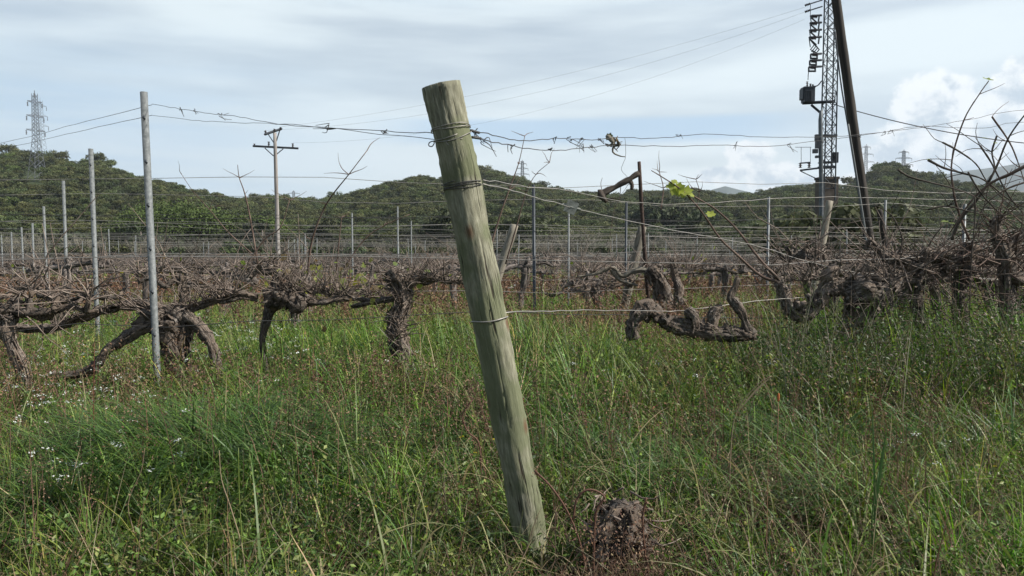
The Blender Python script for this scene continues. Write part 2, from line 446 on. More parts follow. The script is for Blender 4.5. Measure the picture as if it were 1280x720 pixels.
PINE = (.078, .090, .042); OAK = (.050, .060, .034); BRIGHT = (.062, .088, .028); OLIVE = (.062, .075, .040); BROWN = (.085, .070, .05)
def tree_geo(kind, seed, q=1.):
    rs = np.random.RandomState(seed); C, Tr = Geo(), Geo()
    if kind == 'pine':        # umbrella pine: flat wide crown on a bare trunk
        h = rs.uniform(6.5, 8.5); w = rs.uniform(3., 4.2)
        tube(Tr, [(0, 0, -.5), (rs.uniform(-.3, .3), 0, h * .4), (rs.uniform(-.4, .4), rs.uniform(-.4, .4), h * .8)], [.22, .17, .1], n=6, sub=2)
        for k in range(5):
            a = rs.rand() * 6.28; tube(Tr, [(0, 0, h * .5), (math.cos(a) * w * .6, math.sin(a) * w * .6, h * .82)], [.1, .04], n=4, sub=1)
        crown_faces(C, (0, 0, h * .82), w, w, 1.5, int(20 * q), int(48 * q), .30, PINE, rs)
    elif kind == 'oak':
        h = rs.uniform(4.5, 6.5); w = rs.uniform(2.2, 3.4)
        tube(Tr, [(0, 0, -.5), (0, 0, h * .3), (.1, .1, h * .7)], [.2, .16, .08], n=6, sub=2)
        crown_faces(C, (0, 0, h * .55), w, w, h * .45, int(20 * q), int(48 * q), .29, OAK, rs)
    elif kind == 'grey':
        h = rs.uniform(4, 5.5); w = rs.uniform(2, 2.8)
        crown_faces(C, (0, 0, h * .55), w, w, h * .4, int(16 * q), int(34 * q), .2, (.125, .11, .085), rs)
    elif kind == 'bush':
        h = rs.uniform(2.2, 3.6); w = rs.uniform(1.6, 2.8)
        tube(Tr, [(0, 0, -.4), (0, 0, h * .3), (.1, .1, h * .6)], [.1, .08, .04], n=5, sub=2)
        crown_faces(C, (0, 0, h * .5), w, w, h * .5, int(14 * q), int(40 * q), .25, OLIVE, rs)
    return C, Tr

def put(src, dst, x, y, s, a, sz=1., tint=1.):
    """merge transformed copy of numpy tree into dst"""
    V, Q, T_, Cc = src
    ca, sa = math.cos(a) * s, math.sin(a) * s
    W = np.column_stack([V[:, 0] * ca - V[:, 1] * sa + x, V[:, 0] * sa + V[:, 1] * ca + y, V[:, 2] * s * sz + zg(x, y)])
    dst.add(W, Q, T_, None, Cc * tint)
def pack(G):
    return (np.concatenate(G.V), np.concatenate(G.Q) if G.Q else None, np.concatenate(G.T) if G.T else None, np.concatenate(G.C))

def build_forest():
    rs = np.random.RandomState(21)
    src = bpy.data.collections.new('forest_kinds')
    for i, k in enumerate(['pine', 'pine', 'oak', 'oak', 'bush', 'grey']):
        me = tree_geo(k, 50 + i, .8)[0].mesh('crown', False); me.materials.append(M['far_leaf'])
        src.objects.link(bpy.data.objects.new('kind_%d' % i, me))
    n = 26000
    px = rs.uniform(-460, 1740, n); r = 112 + 246 * rs.rand(n) ** .85
    x = (px - 640) / F * r; y = r
    rr = np.hypot(x, y)
    keep = (rr < RIDGE + 20) & (rs.rand(n) < .95 + .35 * n2(x, y, .05, 9)) & ~((px > 30) & (px < 58) & (r > 188) & (r < 236))
    x, y, r = x[keep], y[keep], r[keep]; n = len(x)
    sc_ = rs.uniform(.6, 1.25, n) * (.30 + .34 * (r / RIDGE))
    kind = rs.choice(6, n, p=[.2, .17, .22, .2, .12, .09])
    me = bpy.data.meshes.new('forest'); me.vertices.add(n)
    me.vertices.foreach_set('co', np.stack([x, y, zg(x, y) - .2], -1).astype(np.float32).ravel())
    for nm, tp, v in (('size', 'FLOAT', sc_), ('turn', 'FLOAT', rs.rand(n) * 6.28), ('kind', 'INT', kind)):
        at_ = me.attributes.new(nm, tp, 'POINT'); at_.data.foreach_set('value', v.astype(np.int32 if tp == 'INT' else np.float32))
    o = bpy.data.objects.new('forest', me); COL.objects.link(o); me.materials.append(M['far_leaf'])
    ng = bpy.data.node_groups.new('forest', 'GeometryNodeTree')
    ng.interface.new_socket('Geometry', in_out='INPUT', socket_type='NodeSocketGeometry'); ng.interface.new_socket('Geometry', in_out='OUTPUT', socket_type='NodeSocketGeometry')
    L = ng.links; gi = ng.nodes.new('NodeGroupInput'); go = ng.nodes.new('NodeGroupOutput')
    mp = ng.nodes.new('GeometryNodeMeshToPoints'); L.new(gi.outputs[0], mp.inputs[0])
    ci = ng.nodes.new('GeometryNodeCollectionInfo'); ci.inputs[0].default_value = src; ci.inputs[1].default_value = True; ci.inputs[2].default_value = True
    ip = ng.nodes.new('GeometryNodeInstanceOnPoints'); L.new(mp.outputs[0], ip.inputs['Points']); L.new(ci.outputs[0], ip.inputs['Instance']); ip.inputs['Pick Instance'].default_value = True
    def na(nm, tp):
        q = ng.nodes.new('GeometryNodeInputNamedAttribute'); q.data_type = tp; q.inputs[0].default_value = nm; return q.outputs[0]
    L.new(na('kind', 'INT'), ip.inputs['Instance Index']); L.new(na('size', 'FLOAT'), ip.inputs['Scale'])
    cx = ng.nodes.new('ShaderNodeCombineXYZ'); L.new(na('turn', 'FLOAT'), cx.inputs[2]); L.new(cx.outputs[0], ip.inputs['Rotation'])
    L.new(ip.outputs[0], go.inputs[0])
    md = o.modifiers.new('scatter', 'NODES'); md.node_group = ng
    tag(o, 'dense dark green pine and oak wood covering the hillsides', 'forest', kind='stuff')
    print('forest', n)
build_forest()

protos = {}
def tree_proto(kind, seed):
    k = (kind, seed)
    if k not in protos:
        C, Tr = tree_geo(kind, seed, 1.25)
        cm = C.mesh('crown', False); cm.materials.append(M['far_leaf'])
        tm = Tr.mesh('trunk'); tm.materials.append(M['bark_far'])
        protos[k] = (cm, tm)
    return protos[k]
def place_tree(name, kind, seed, x, y, s, rz, label, cat, group, sz=1., tintmat=None):
    cm, tm = tree_proto(kind, seed)
    e = empty(name, (x, y, float(zg(x, y))), rz); e.scale = (s, s, s * sz)
    for nm, me in (('crown', cm), ('trunk', tm)):
        o = bpy.data.objects.new(nm, me); COL.objects.link(o); o.parent = e
    tag(e, label, cat, group)
    return e
def ridge_trees():
    rs = np.random.RandomState(5)
    segs = [(5, 195, 9, 'left hillside', 'pine'), (205, 430, 11, 'ridge behind the crossarm pole', 'oak'), (445, 545, 6, 'ridge left of the wooden post', 'pine'),
            (585, 700, 8, 'ridge right of the wooden post', 'pine'), (715, 1010, 13, 'ridge left of the transformer tower', 'oak'),
            (1052, 1172, 9, 'hilltop right of the transformer tower', 'pine'), (1185, 1290, 5, 'slope at the right edge', 'oak')]
    for a, b, n, where, base in segs:
        for i in range(n):
            px = a + (b - a) * (i + .5 + rs.uniform(-.2, .2)) / n
            d = RIDGE * math.cos(math.atan((px - 640) / F)) * rs.uniform(.955, .985)
            x = (px - 640) / F * d
            kind = base if rs.rand() < .75 else ('oak' if base == 'pine' else 'pine')
            nm = {'pine': ('umbrella_pine', 'umbrella pine'), 'oak': ('oak_tree', 'round dark oak')}[kind]
            place_tree(nm[0], kind, rs.randint(3) + 1, x, d, rs.uniform(.7, 1.08), rs.rand() * 6.28,
                       f'{nm[1]} on the {where}, {ordn(i + 1)} from its left end', 'tree', 'trees on the skyline')
ridge_trees()

def pine_group():
    # large bright green pines between the vineyard and the left hill
    rs = np.random.RandomState(31)
    spec = [(222, 262, 118, 8.2, 'widest bright green pine below the left hill, behind the tall steel post'),
            (278, 268, 124, 6.6, 'bright green pine just left of the crossarm pole'),
            (318, 276, 130, 5.2, 'smaller bright green pine behind the foot of the crossarm pole'),
            (180, 278, 112, 5.0, 'yellowish green pine left of the tall steel post')]
    for i, (px, py, d, w, lab) in enumerate(spec):
        p = at(px, py, d); zb = float(zg(p[0], d)); h = p[2] - zb
        e = empty('stone_pine', (p[0], d, zb))
        C, Tr = Geo(), Geo()
        crown_faces(C, (0, 0, h * .55), w, w * .8, h * .45, 110, 150, .22, BRIGHT, rs)
        tube(Tr, [(0, 0, -.5), (.2, 0, h * .4), (.1, .1, h * .7)], [.35, .28, .15], n=8, sub=2)
        C.build('crown', M['far_leaf'], e, smooth=False, origin=(0, 0, 0)); Tr.build('trunk', M['bark_far'], e, origin=(0, 0, 0))
        tag(e, lab, 'tree', 'bright green pines')
    near = [(815, 236, 150, 'pine', 'dark lone pine behind the rusty leaning stake'), (848, 246, 150, 'oak', 'round green tree behind the yellow vine leaves')]
    for px, py, d, k, lab in near:
        p = at(px, py, d); h = p[2] - float(zg(p[0], d))
        place_tree('pine_tree' if k == 'pine' else 'oak_tree', 'oak', 2, p[0], d, h / 6.0, 1., lab, 'tree', None)
pine_group()

# bare shrubs and scrub along the far edge of the vineyard
def shrub_geo(seed):
    rs = np.random.RandomState(seed); G = Geo()
    for k in range(70):
        a = rs.rand() * 6.28; l = rs.uniform(1.2, 3.4); b = rs.uniform(.1, .9)
        p0 = np.array([math.cos(a) * .3, math.sin(a) * .3, -.2])
        p1 = p0 + np.array([math.cos(a) * l * b * .35, math.sin(a) * l * b * .35, l * .5])
        p2 = p0 + np.array([math.cos(a) * l * b * .7 + rs.normal() * .2, math.sin(a) * l * b * .7 + rs.normal() * .2, l])
        tube(G, [p0, p1, p2], [.05, .035, .015], n=3, sub=1, caps=False)
        for q in range(9):
            t = rs.uniform(.3, 1); s = p1 * (1 - t) + p2 * t
            e = s + rs.normal(size=3) * .28 + np.array([0, 0, .2])
            tube(G, [s, e], [.018, .008], n=3, sub=1, caps=False)
    return G
def scrub():
    for i, (px, d, s, t) in enumerate([(1000, 36.5, 1.0, 'left'), (1040, 37.5, .95, 'at the foot'), (1078, 36.5, 1.05, 'right')]):
        x = (px - 640) / F * d
        place_tree('green_bush', 'bush', i + 1, x, d, s, i * 2., f'olive green bush {t} of the masonry pier' + (' in front of it' if i == 1 else ', beside it'), 'bush', 'bushes round the transformer tower')
    rs = np.random.RandomState(77)
    meshes = []
    for s in range(4):
        me = shrub_geo(s).mesh('branches'); me.materials.append(M['scrub']); meshes.append(me)
    xs = np.linspace(-30, 1310, 40)
    for i, px in enumerate(xs):
        d = rs.uniform(66, 92); x = (px + rs.uniform(-12, 12) - 640) / F * d
        o = bpy.data.objects.new('bare_shrub', meshes[i % 4]); COL.objects.link(o)
        o.location = (x, d, float(zg(x, d))); o.rotation_euler = (0, 0, rs.rand() * 6.28); s = rs.uniform(.55, .95); o.scale = (s * 1.3, s * 1.3, s)
        tag(o, f'leafless grey brown shrub on the far vineyard edge, {ordn(i + 1)} from the left', 'shrub', 'bare shrubs along the far edge')
    for i in range(52):
        px = -30 + i * 26 + rs.uniform(-10, 10); d = rs.uniform(67, 84); x = (px - 640) / F * d
        place_tree('green_bush', 'bush', rs.randint(3) + 1, x, d, rs.uniform(.42, .72), rs.rand() * 6.28,
                   f'low olive green bush right behind the last vine row, {ordn(i + 1)} from the left', 'bush', 'bushes behind the last vine row')
    n = 0
    for i in range(34):
        px = -20 + i * 39 + rs.uniform(-14, 14); d = rs.uniform(88, 120); x = (px - 640) / F * d
        kind = 'bush' if rs.rand() < .6 else 'oak'; n += 1
        place_tree('green_bush' if kind == 'bush' else 'oak_tree', kind, rs.randint(3) + 1, x, d, rs.uniform(.75, 1.1), rs.rand() * 6.28,
                   f'green {"bush" if kind == "bush" else "oak"} at the foot of the hill, {ordn(n)} from the left edge', 'bush' if kind == 'bush' else 'tree', 'greenery at the foot of the hills')
scrub()

# ------------------------------------------------------------------ the near wooden post
def wooden_post():
    d = 2.62
    base = at(668, 712, d)
    e = empty('wooden_post', (base[0], base[1], 0))
    pts = [at(690, 800, d + .0), at(670, 706, d), at(652, 610, d), at(633, 510, d - .02), at(616, 420, d - .03), at(594, 310, d - .04), at(572, 200, d - .06), at(551, 106, d - .08)]
    rad = [.052, .053, .055, .056, .0575, .0585, .060, .0605]
    G = Geo()
    tube(G, pts, rad, n=44, sub=14, rough=.022, lump=.05, seed=4)
    P = catmull(pts, 10)
    o = G.build('post_body', M['post'], e)
    def centre(y):
        ys = np.array([to_px(p)[1] for p in P]); i = int(np.argmin(abs(ys - y)))
        t = P[min(i + 1, len(P) - 1)] - P[max(i - 1, 0)]; t /= np.linalg.norm(t)
        rr = np.interp(i, np.linspace(0, len(P) - 1, len(rad)), rad); return P[i], t, rr
    rs = np.random.RandomState(3)
    def ring(name, y, turns, tilt, th, mat, spread):
        c, t, rr = centre(y); G = Geo()
        a = np.cross(t, [0, 1, 0]); a /= np.linalg.norm(a); b = np.cross(t, a)
        ts = np.linspace(0, turns * 2 * PI, int(turns * 26))
        off = tilt * np.sin(ts + .5) * .01 + spread * (ts / (turns * 2 * PI) - .5) + .0025 * np.sin(ts * 1.7 + 1) + .002 * np.sin(ts * 3.1)
        W = c + (np.cos(ts)[:, None] * a + np.sin(ts)[:, None] * b) * (rr * 1.03 + th * .8) + off[:, None] * t
        tube(G, W, th, n=5, sub=1); G.build(name, mat, e)
    ring('wire_wrap', 166, 1.6, .8, .0016, M['wire'], .012)
    ring('wire_wrap', 173, 1.3, -.9, .0016, M['wire'], .010)
    ring('wire_wrap', 229, 4.2, .6, .0014, M['wire_dark'], .022)
    ring('wire_wrap', 397, 1.0, .5, .0022, M['wire'], .004)
    # staple and twisted tie
    G = Geo(); f = lambda px, py: at(px, py, d - .12)
    tube(G, [f(553, 165), f(556, 172), f(560, 181), f(566, 176), f(578, 173)], .0017, n=5, sub=3)
    G.build('staple', M['wire'], e)
    G = Geo()
    tube(G, [f(543, 176), f(537, 178), f(536, 182), f(540, 183), f(543, 179)], .0018, n=5, sub=3)
    G.build('wire_loop', M['wire_dark'], e)
    for (a, b) in (((588, 163), (599, 166)), ((590, 171.5), (601, 173))):
        G = Geo(); tube(G, [at(*a, d - .03), at(*b, d)], [.0045, .0045], n=8, sub=2); G.build('crimp_sleeve', M['wire_dark'], e)
    tag(e, 'thick round weathered wooden post leaning left, wires wrapped around it', 'post')
wooden_post()

# ------------------------------------------------------------------ wires
def pwire(pts, th, mat, label, group='trellis wires', kink=.0016, name='trellis_wire', sub=6, extra=None):
    P = np.array([at(*p) for p in pts]); rs = np.random.RandomState(abs(hash(label)) % 99991 if False else sum(map(ord, label)) % 9973)
    C = catmull(P, sub)
    k = rs.normal(size=C.shape) * kink; k[0] = k[-1] = 0
    C = C + k
    G = Geo(); tube(G, C, th * .8, n=5, sub=1)
    if extra: extra(G, C, rs)
    return tag(G.build(name, mat, origin=P[0]), label, 'wire', group)
def tendrils(n):
    def f(G, C, rs):
        for i in range(n):
            a = C[rs.randint(1, len(C) - 1)]
            b = a + np.array([rs.normal() * .025, rs.normal() * .012, -rs.uniform(.0, .035)])
            for q in range(3): tube(G, [a + rs.normal(size=3) * .006, a + rs.normal(size=3) * .012, b + rs.normal(size=3) * .01], [.0022, .0016, .001], n=4, sub=2)
    return f
pwire([(-160, 205, 9.5), (0, 179, 8.0), (95, 155, 6.5), (190, 131, 4.85)], .0022, M['wire_dark'], 'highest slack wire running left from the tall steel post')
pwire([(-160, 216, 9.5), (15, 183, 7.8), (95, 165, 6.5), (190, 144, 4.85)], .0022, M['wire_dark'], 'second slack wire running left, just below the highest one')
pwire([(190, 130, 4.85), (225, 136, 4.6), (262, 142, 4.3), (300, 146, 4.1), (340, 154, 3.8), (400, 159, 3.5), (470, 163, 3.05), (546, 167, 2.62)], .0017, M['wire_dark'],
      'sagging top wire between the tall steel post and leaning wooden post', extra=tendrils(5))
pwire([(190, 144, 4.85), (240, 150, 4.55), (290, 153, 4.2), (345, 154.5, 3.8), (420, 161, 3.4), (548, 175, 2.62)], .0015, M['wire_dark'], 'lower slack wire between the tall steel post and the wooden post')
pwire([(588, 163, 2.6), (620, 170, 2.85), (655, 176, 3.2), (700, 173, 3.6), (740, 175, 3.9), (768, 172, 4.1), (820, 173, 4.4), (880, 168, 4.8), (950, 171, 5.1), (1040, 171, 5.5), (1105, 165, 5.8),
       (1160, 158, 6.0), (1215, 149, 6.2), (1290, 137, 6.5), (1500, 130, 7.5)], .0022, M['wire_dark'], 'uppermost wire running right from the wooden post', extra=tendrils(9))
pwire([(590, 172, 2.6), (622, 178, 2.85), (660, 186, 3.2), (700, 188, 3.6), (740, 184, 3.9), (770, 181.5, 4.1), (840, 183, 4.5), (900, 181, 4.8), (960, 183, 5.1), (1040, 174, 5.5), (1100, 166, 5.8),
       (1150, 158, 5.95), (1230, 160, 6.2), (1290, 152, 6.5), (1500, 150, 7.5)], .0022, M['wire_dark'], 'second wire running right from the wooden post, with dried tendrils', extra=tendrils(9))
pwire([(604, 225, 2.6), (650, 232, 3.0), (720, 240, 3.8), (790, 253, 4.4), (880, 254, 4.9), (1000, 247, 5.5), (1130, 248, 6.1), (1290, 252, 6.8)], .0021, M['wire'], 'pale wire leaving the wooden post at its dark wrapping, nearly level')
pwire([(604, 230, 2.6), (650, 241, 3.0), (714, 259, 3.7), (790, 277, 4.4), (860, 291, 4.9), (940, 306, 5.3), (1010, 327, 5.6), (1075, 341, 5.8), (1160, 344, 6.0), (1290, 352, 6.4)], .0028, M['wire'],
      'thick pale wire sloping down right from the wooden post through a grey tag')
pwire([(632, 391, 2.64), (700, 388.5, 3.5), (780, 388, 4.6), (830, 389, 5.1), (880, 385, 5.2), (940, 377, 5.4), (1000, 372, 5.6), (1060, 366, 5.8)], .0028, M['wire'], 'pale low wire running right from the wooden post to the broken cordon')
# the grey tag on the sloping wire
G = Geo(); c = at(714, 259, 3.7)
box(G, c, (.055, .02, .06), ax=np.array([[.9, 0, -.43], [0, 1, 0], [.43, 0, .9]])); tube(G, [c + np.array([-.04, 0, .015]), c, c + np.array([.045, 0, -.012])], [.006, .012, .006], n=6, sub=2); tag(G.build('wire_tensioner', M['tag'], origin=c), 'small grey wire tensioner on the thick sloping wire right of the wooden post', 'tensioner')
# dried clump hanging on the top wires
def dry_clump():
    c = at(768, 179, 4.1); e = empty('dried_tendril_clump', c); rs = np.random.RandomState(4); G = Geo()
    for i in range(14):
        a = c + rs.normal(size=3) * .010; b = a + np.array([rs.normal() * .024, rs.normal() * .012, rs.normal() * .02])
        tube(G, [a, (a + b) / 2 + rs.normal(size=3) * .012, b], [.0055, .0035, .002], n=4, sub=2)
    tube(G, [at(760, 170, 4.1), at(766, 176, 4.08), c], [.012, .010, .005], n=6, sub=3, rough=.2)
    tube(G, [c, at(766, 190, 4.1), at(775, 195, 4.1), at(782, 196, 4.1)], [.006, .004, .002], n=4, sub=3)
    G.build('stem', M['stub'], e)
    G = Geo()
    vine_leaf(G, at(760, 171, 4.1), .05, (.10, .12, .05), rs); vine_leaf(G, at(772, 176, 4.1), .04, (.16, .12, .07), rs)
    G.build('leaf', M['yleaf'], e)
    tag(e, 'dried tendril clump with shrivelled leaf tied on the top wires', 'dried clump')
def vine_leaf(G, c, s, col, rs, nrm=None):
    """a five lobed leaf, cupped"""
    ang = np.linspace(0, 2 * PI, 15)[:-1] + PI / 2
    rad = np.array([1, .72, .92, .6, .8, .55, .62, .25, .62, .55, .8, .6, .92, .72]) * s * .6
    n = rs.normal(size=3) if nrm is None else np.asarray(nrm, float); n /= np.linalg.norm(n)
    t = np.cross(n, rs.normal(size=3)); t /= np.linalg.norm(t); b = np.cross(n, t)
    cup = rs.uniform(-.5, .7) * s
    V = [c] + [c + (math.cos(a) * t + math.sin(a) * b) * r + n * cup * (r / s) ** 2 * (1 + .4 * math.sin(a * 3)) for a, r in zip(ang, rad)]
    k = len(ang); G.add(V, None, [[0, i + 1, (i + 1) % k + 1] for i in range(k)], None, np.array(col) * rs.uniform(.8, 1.2))
dry_clump()
# hanging thin wire loop under the clump
pwire([(781, 172, 4.1), (782, 195, 4.1), (777, 212, 4.2), (787, 226, 4.4), (776, 244, 4.4), (768, 256, 4.4)], .0013, M['wire_dark'], 'thin loose wire dangling below the dried clump', sub=5, kink=.001)

# ------------------------------------------------------------------ trellis rows
AR = math.radians(11)
U = np.array([math.cos(AR), math.sin(AR)])
def rowP(k): return np.array([-2.2 - 2.05 * k, 4.85 + 3.0 * k])
def row_at_px(k, px):
    P = rowP(k); t = (px - 640) / F
    s = (t * P[1] - P[0]) / (U[0] - t * U[1]); return P + s * U, s

def steel_post_proto(hi=True):
    pass
def steel_post(x, y, h, label, r=.028, lean=(0, 0), hooks=True, mat='steel', z0=None):
    z = float(zg(x, y)) if z0 is None else z0
    e = empty('steel_post', (x, y, z))
    G = Geo(); top = np.array([lean[0], lean[1], h])
    # open folded profile: round with a slot
    th = np.linspace(.35, 2 * PI - .35, 15); P0 = np.array([0, 0, -.3]);
    V = []
    for zc in (0, 1):
        c = P0 * (1 - zc) + top * zc
        for rr in (r, r * .8):
            V += [[c[0] + rr * math.cos(a + PI * .5), c[1] + rr * math.sin(a + PI * .5), c[2]] for a in th]
    n = 15; Q = []
    for j in range(n - 1):
        Q += [[j, j + 1, 2 * n + j + 1, 2 * n + j], [n + j + 1, n + j, 3 * n + j, 3 * n + j + 1], [2 * n + j, 2 * n + j + 1, 3 * n + j + 1, 3 * n + j]]
    Q += [[0, 2 * n, 3 * n, n], [n - 1, 2 * n - 1, 4 * n - 1, 3 * n - 1]]
    G.add(V, Q, None, None)
    o = G.build('profile', M[mat], e, origin=(0, 0, 0))
    if hooks:
        nh = int(h / .19)
        for i in range(nh):
            t = 1 - (.07 + i * .115) * 2 / h
            if t < .15: break
            c = P0 * (1 - t) + top * t; Gh = Geo()
            tube(Gh, [c + np.array([.004, -r * .9, .012]), c + np.array([.004, -r * 1.35, .004]), c + np.array([.012, -r * 1.1, -.008])], [.006, .008, .005], n=5, sub=2)
            Gh.build('hook', M['dark_steel'], o, origin=(0, 0, 0))
    tag(e, label, 'post', 'steel trellis posts')
    return e
def post_px(px, ytop, d, label, r=.028, lean=(0, 0), hooks=False, mat='steel', py=None):
    p = at(px, ytop, d); z = float(zg(p[0], d))
    return steel_post(p[0], d, p[2] - z, label, r, lean, hooks, mat, z)
post_px(190, 115, 4.85, 'tallest galvanised steel post, in front at the left with wire hooks', lean=(-.05, 0), hooks=True, r=.0215)
post_px(116, 186, 7.8, 'galvanised steel post second from the tallest one, going left', hooks=True, lean=(-.02, 0), r=.0225)
for i, (px, yt, d) in enumerate([(80, 226, 10.85), (56, 258, 13.85), (40, 279, 16.85), (28, 284, 19.85), (14, 290, 22.85), (2, 294, 25.85)]):
    post_px(px, yt, d, f'slim steel post {ordn(i + 3)} in the line receding left', r=.021, lean=(rnd.uniform(-.03, .03), 0))
post_px(669, 231, 8.95, 'dark thin steel post just right of the leaning wooden post', r=.018, mat='dark_steel', lean=(-.02, 0))
post_px(440, 266, 18.0, 'thin steel post midway between crossarm pole and wooden post', r=.018)
post_px(497, 258, 15.6, 'pale thin steel post nearest the left side of the wooden post', r=.016)
post_px(514, 276, 22, 'short far steel post directly behind the pale thin one', r=.016)
post_px(711, 255, 13.0, 'steel post showing below the grey wire tensioner', r=.016)
post_px(783, 252, 12.3, 'thin dark steel post left of the rusty stake', r=.018, mat='dark_steel')
post_px(961, 246, 12.6, 'thin grey steel post standing between broken cordon and transformer tower', r=.02, mat='mid_steel')
post_px(1107, 250, 12.9, 'thin steel post just right of the dark leaning pole', r=.02)
post_px(1206, 255, 9.6, 'grey steel post inside the right hand thicket of canes', r=.02, mat='mid_steel')
rs_ = np.random.RandomState(12)
nfar = 0
for k in range(5, 16):
    for q in range(-3, 9):
        x, y = rowP(k) + U * (q * 5.5 + rs_.uniform(-1, 1) + k * 1.3)
        px = to_px((x, y, 0))[0]
        if px < -30 or px > 1310 or (px < 70): continue
        if rs_.rand() < .4: continue
        z = float(zg(x, y)); nfar += 1
        G = Geo(); hh = rs_.uniform(1.55, 1.8); tube(G, [(0, 0, -.2), (rs_.uniform(-.05, .05), 0, hh)], [.018, .018], n=6, sub=1)
        o = G.build('steel_post', M['steel'], origin=None); o.location = (x, y, z)
        o['_px'] = px; o['_k'] = k
        tag(o, 'x', 'post', 'far steel posts')
from collections import defaultdict
byrow = defaultdict(list)
for o in list(COL.objects):
    if '_k' in o: byrow[o['_k']].append(o)
for k, L_ in byrow.items():
    L_.sort(key=lambda o: o['_px'])
    for i, o in enumerate(L_):
        o['label'] = f'distant thin steel post, {ordn(i + 1)} from the left in the {ordn(k + 1)} vine row'
        del o['_px']; del o['_k']

# leaning stubs of wooden posts
def stub(p0, p1, d, r, label):
    a = at(*p0, d); b = at(*p1, d); a2 = a + (a - b) * max(0., (a[2] - zg(a[0], d) + .2) / max(.01, b[2] - a[2]))
    G = Geo(); tube(G, [a2, a, b], [r, r, r * .95], n=12, sub=4, rough=.04, lump=.04)
    tag(G.build('wooden_stake', M['pole'] if 'dark short' in label else M['stub'], origin=a2), label, 'post', 'short wooden posts')
stub((629, 325), (643, 281), 10.5, .055, 'short pale wooden stake leaning right, just right of the wooden post')
stub((792, 332), (803, 283), 9.2, .05, 'pale wooden stake beside the rusty stake, leaning right')
stub((1029, 296), (1037, 251), 11.5, .05, 'thick pale wooden stake in front of the transformer tower')
stub((1104, 290), (1099, 262), 12, .045, 'dark short wooden stake right of the leaning dark pole')

# rusty stake with the severed vine arm
G = Geo(); tube(G, [at(816, 440, 8.7), at(806, 318, 8.7), at(802, 260, 8.7), at(799, 202, 8.7)], [.021, .021, .020, .020], n=6, sub=2, rough=.08)
tag(G.build('rusty_stake', M['rust'], origin=at(816, 440, 8.7)), 'dark rusty metal stake rising above the vines, severed branch against it', 'stake')
G = Geo()
tube(G, [at(752, 243, 8.6), at(765, 236, 8.6), at(784, 226, 8.6), at(799, 216, 8.6)], [.040, .030, .033, .026], n=9, sub=4, rough=.12, lump=.12)
tube(G, [at(750, 238, 8.6), at(752, 246, 8.58), at(758, 252, 8.6)], [.03, .046, .025], n=8, sub=3, rough=.2)
tube(G, [at(786, 225, 8.6), at(790, 231, 8.6), at(789, 237, 8.6)], [.027, .022, .018], n=7, sub=3, rough=.1)
for q in range(6): tube(G, [at(755, 248, 8.6), at(760 + q * 2, 252 - q, 8.6), at(765 + q * 3, 256 - q * 2, 8.6)], [.005, .003, .001], n=4, sub=2)
tag(G.build('severed_branch', M['cane_dark'], origin=at(752, 243, 6.1)), 'dark severed vine branch hanging on wires left of the rusty stake', 'branch')
for q, pp in enumerate([[(753, 240, 8.6), (751, 230, 8.6), (753, 222, 8.6)], [(776, 232, 8.6), (774, 250, 8.6), (768, 262, 8.6), (762, 300, 8.6)]]):
    G = Geo(); tube(G, [at(*p) for p in pp], [.004, .003, .002], n=4, sub=3)
    tag(G.build('dry_twig', M['cane'], origin=at(*pp[0])), ['short dry twig standing on the severed branch', 'long dry twig drooping below the severed branch'][q], 'twig')

# row wires (generic)
HW = [.62, 1.02, 1.42, 1.8]
NAMEH = ['lowest', 'second lowest', 'second highest', 'top']
def row_wires():
    rs = np.random.RandomState(8)
    for k in range(0, 12):
        P = rowP(k)
        for i, h in enumerate(HW):
            if k == 0 and i >= 2: continue
            s0, s1 = -.9 * P[1] - 3, 1.3 * P[1] + 7
            s0 = max(s0, -14 - 3 * k) if k else -3.5
            if k == 0: s0 = -3.5 if i else -3.5
            n = 34; ss = np.linspace(s0, s1, n); pts = []
            ph = rs.rand() * 6
            for s in ss:
                x, y = P + U * s
                sag = -.05 * math.sin(s * .55 + ph) ** 2 + rs.normal() * .010
                if i == 3: sag *= 1.5
                hh = h * (1 if k < 3 else .95)
                pts.append((x, y, float(zg(x, y)) + hh + sag))
            if k == 0 and i == 1:
                pts = [p for p in pts if p[0] < -.9 or p[0] > 1.6]
                pts = [p for p in pts if p[0] < -.9] if False else pts
            G = Geo(); th = .0016 + .00016 * P[1]
            tube(G, pts, th, n=4, sub=1)
            tag(G.build('trellis_wire', M['wire'] if (i + k) % 3 else M['wire_dark'], origin=pts[0]), f'{NAMEH[i]} wire along the {ordn(k + 1)} vine row from the front', 'wire', 'trellis wires')
row_wires()

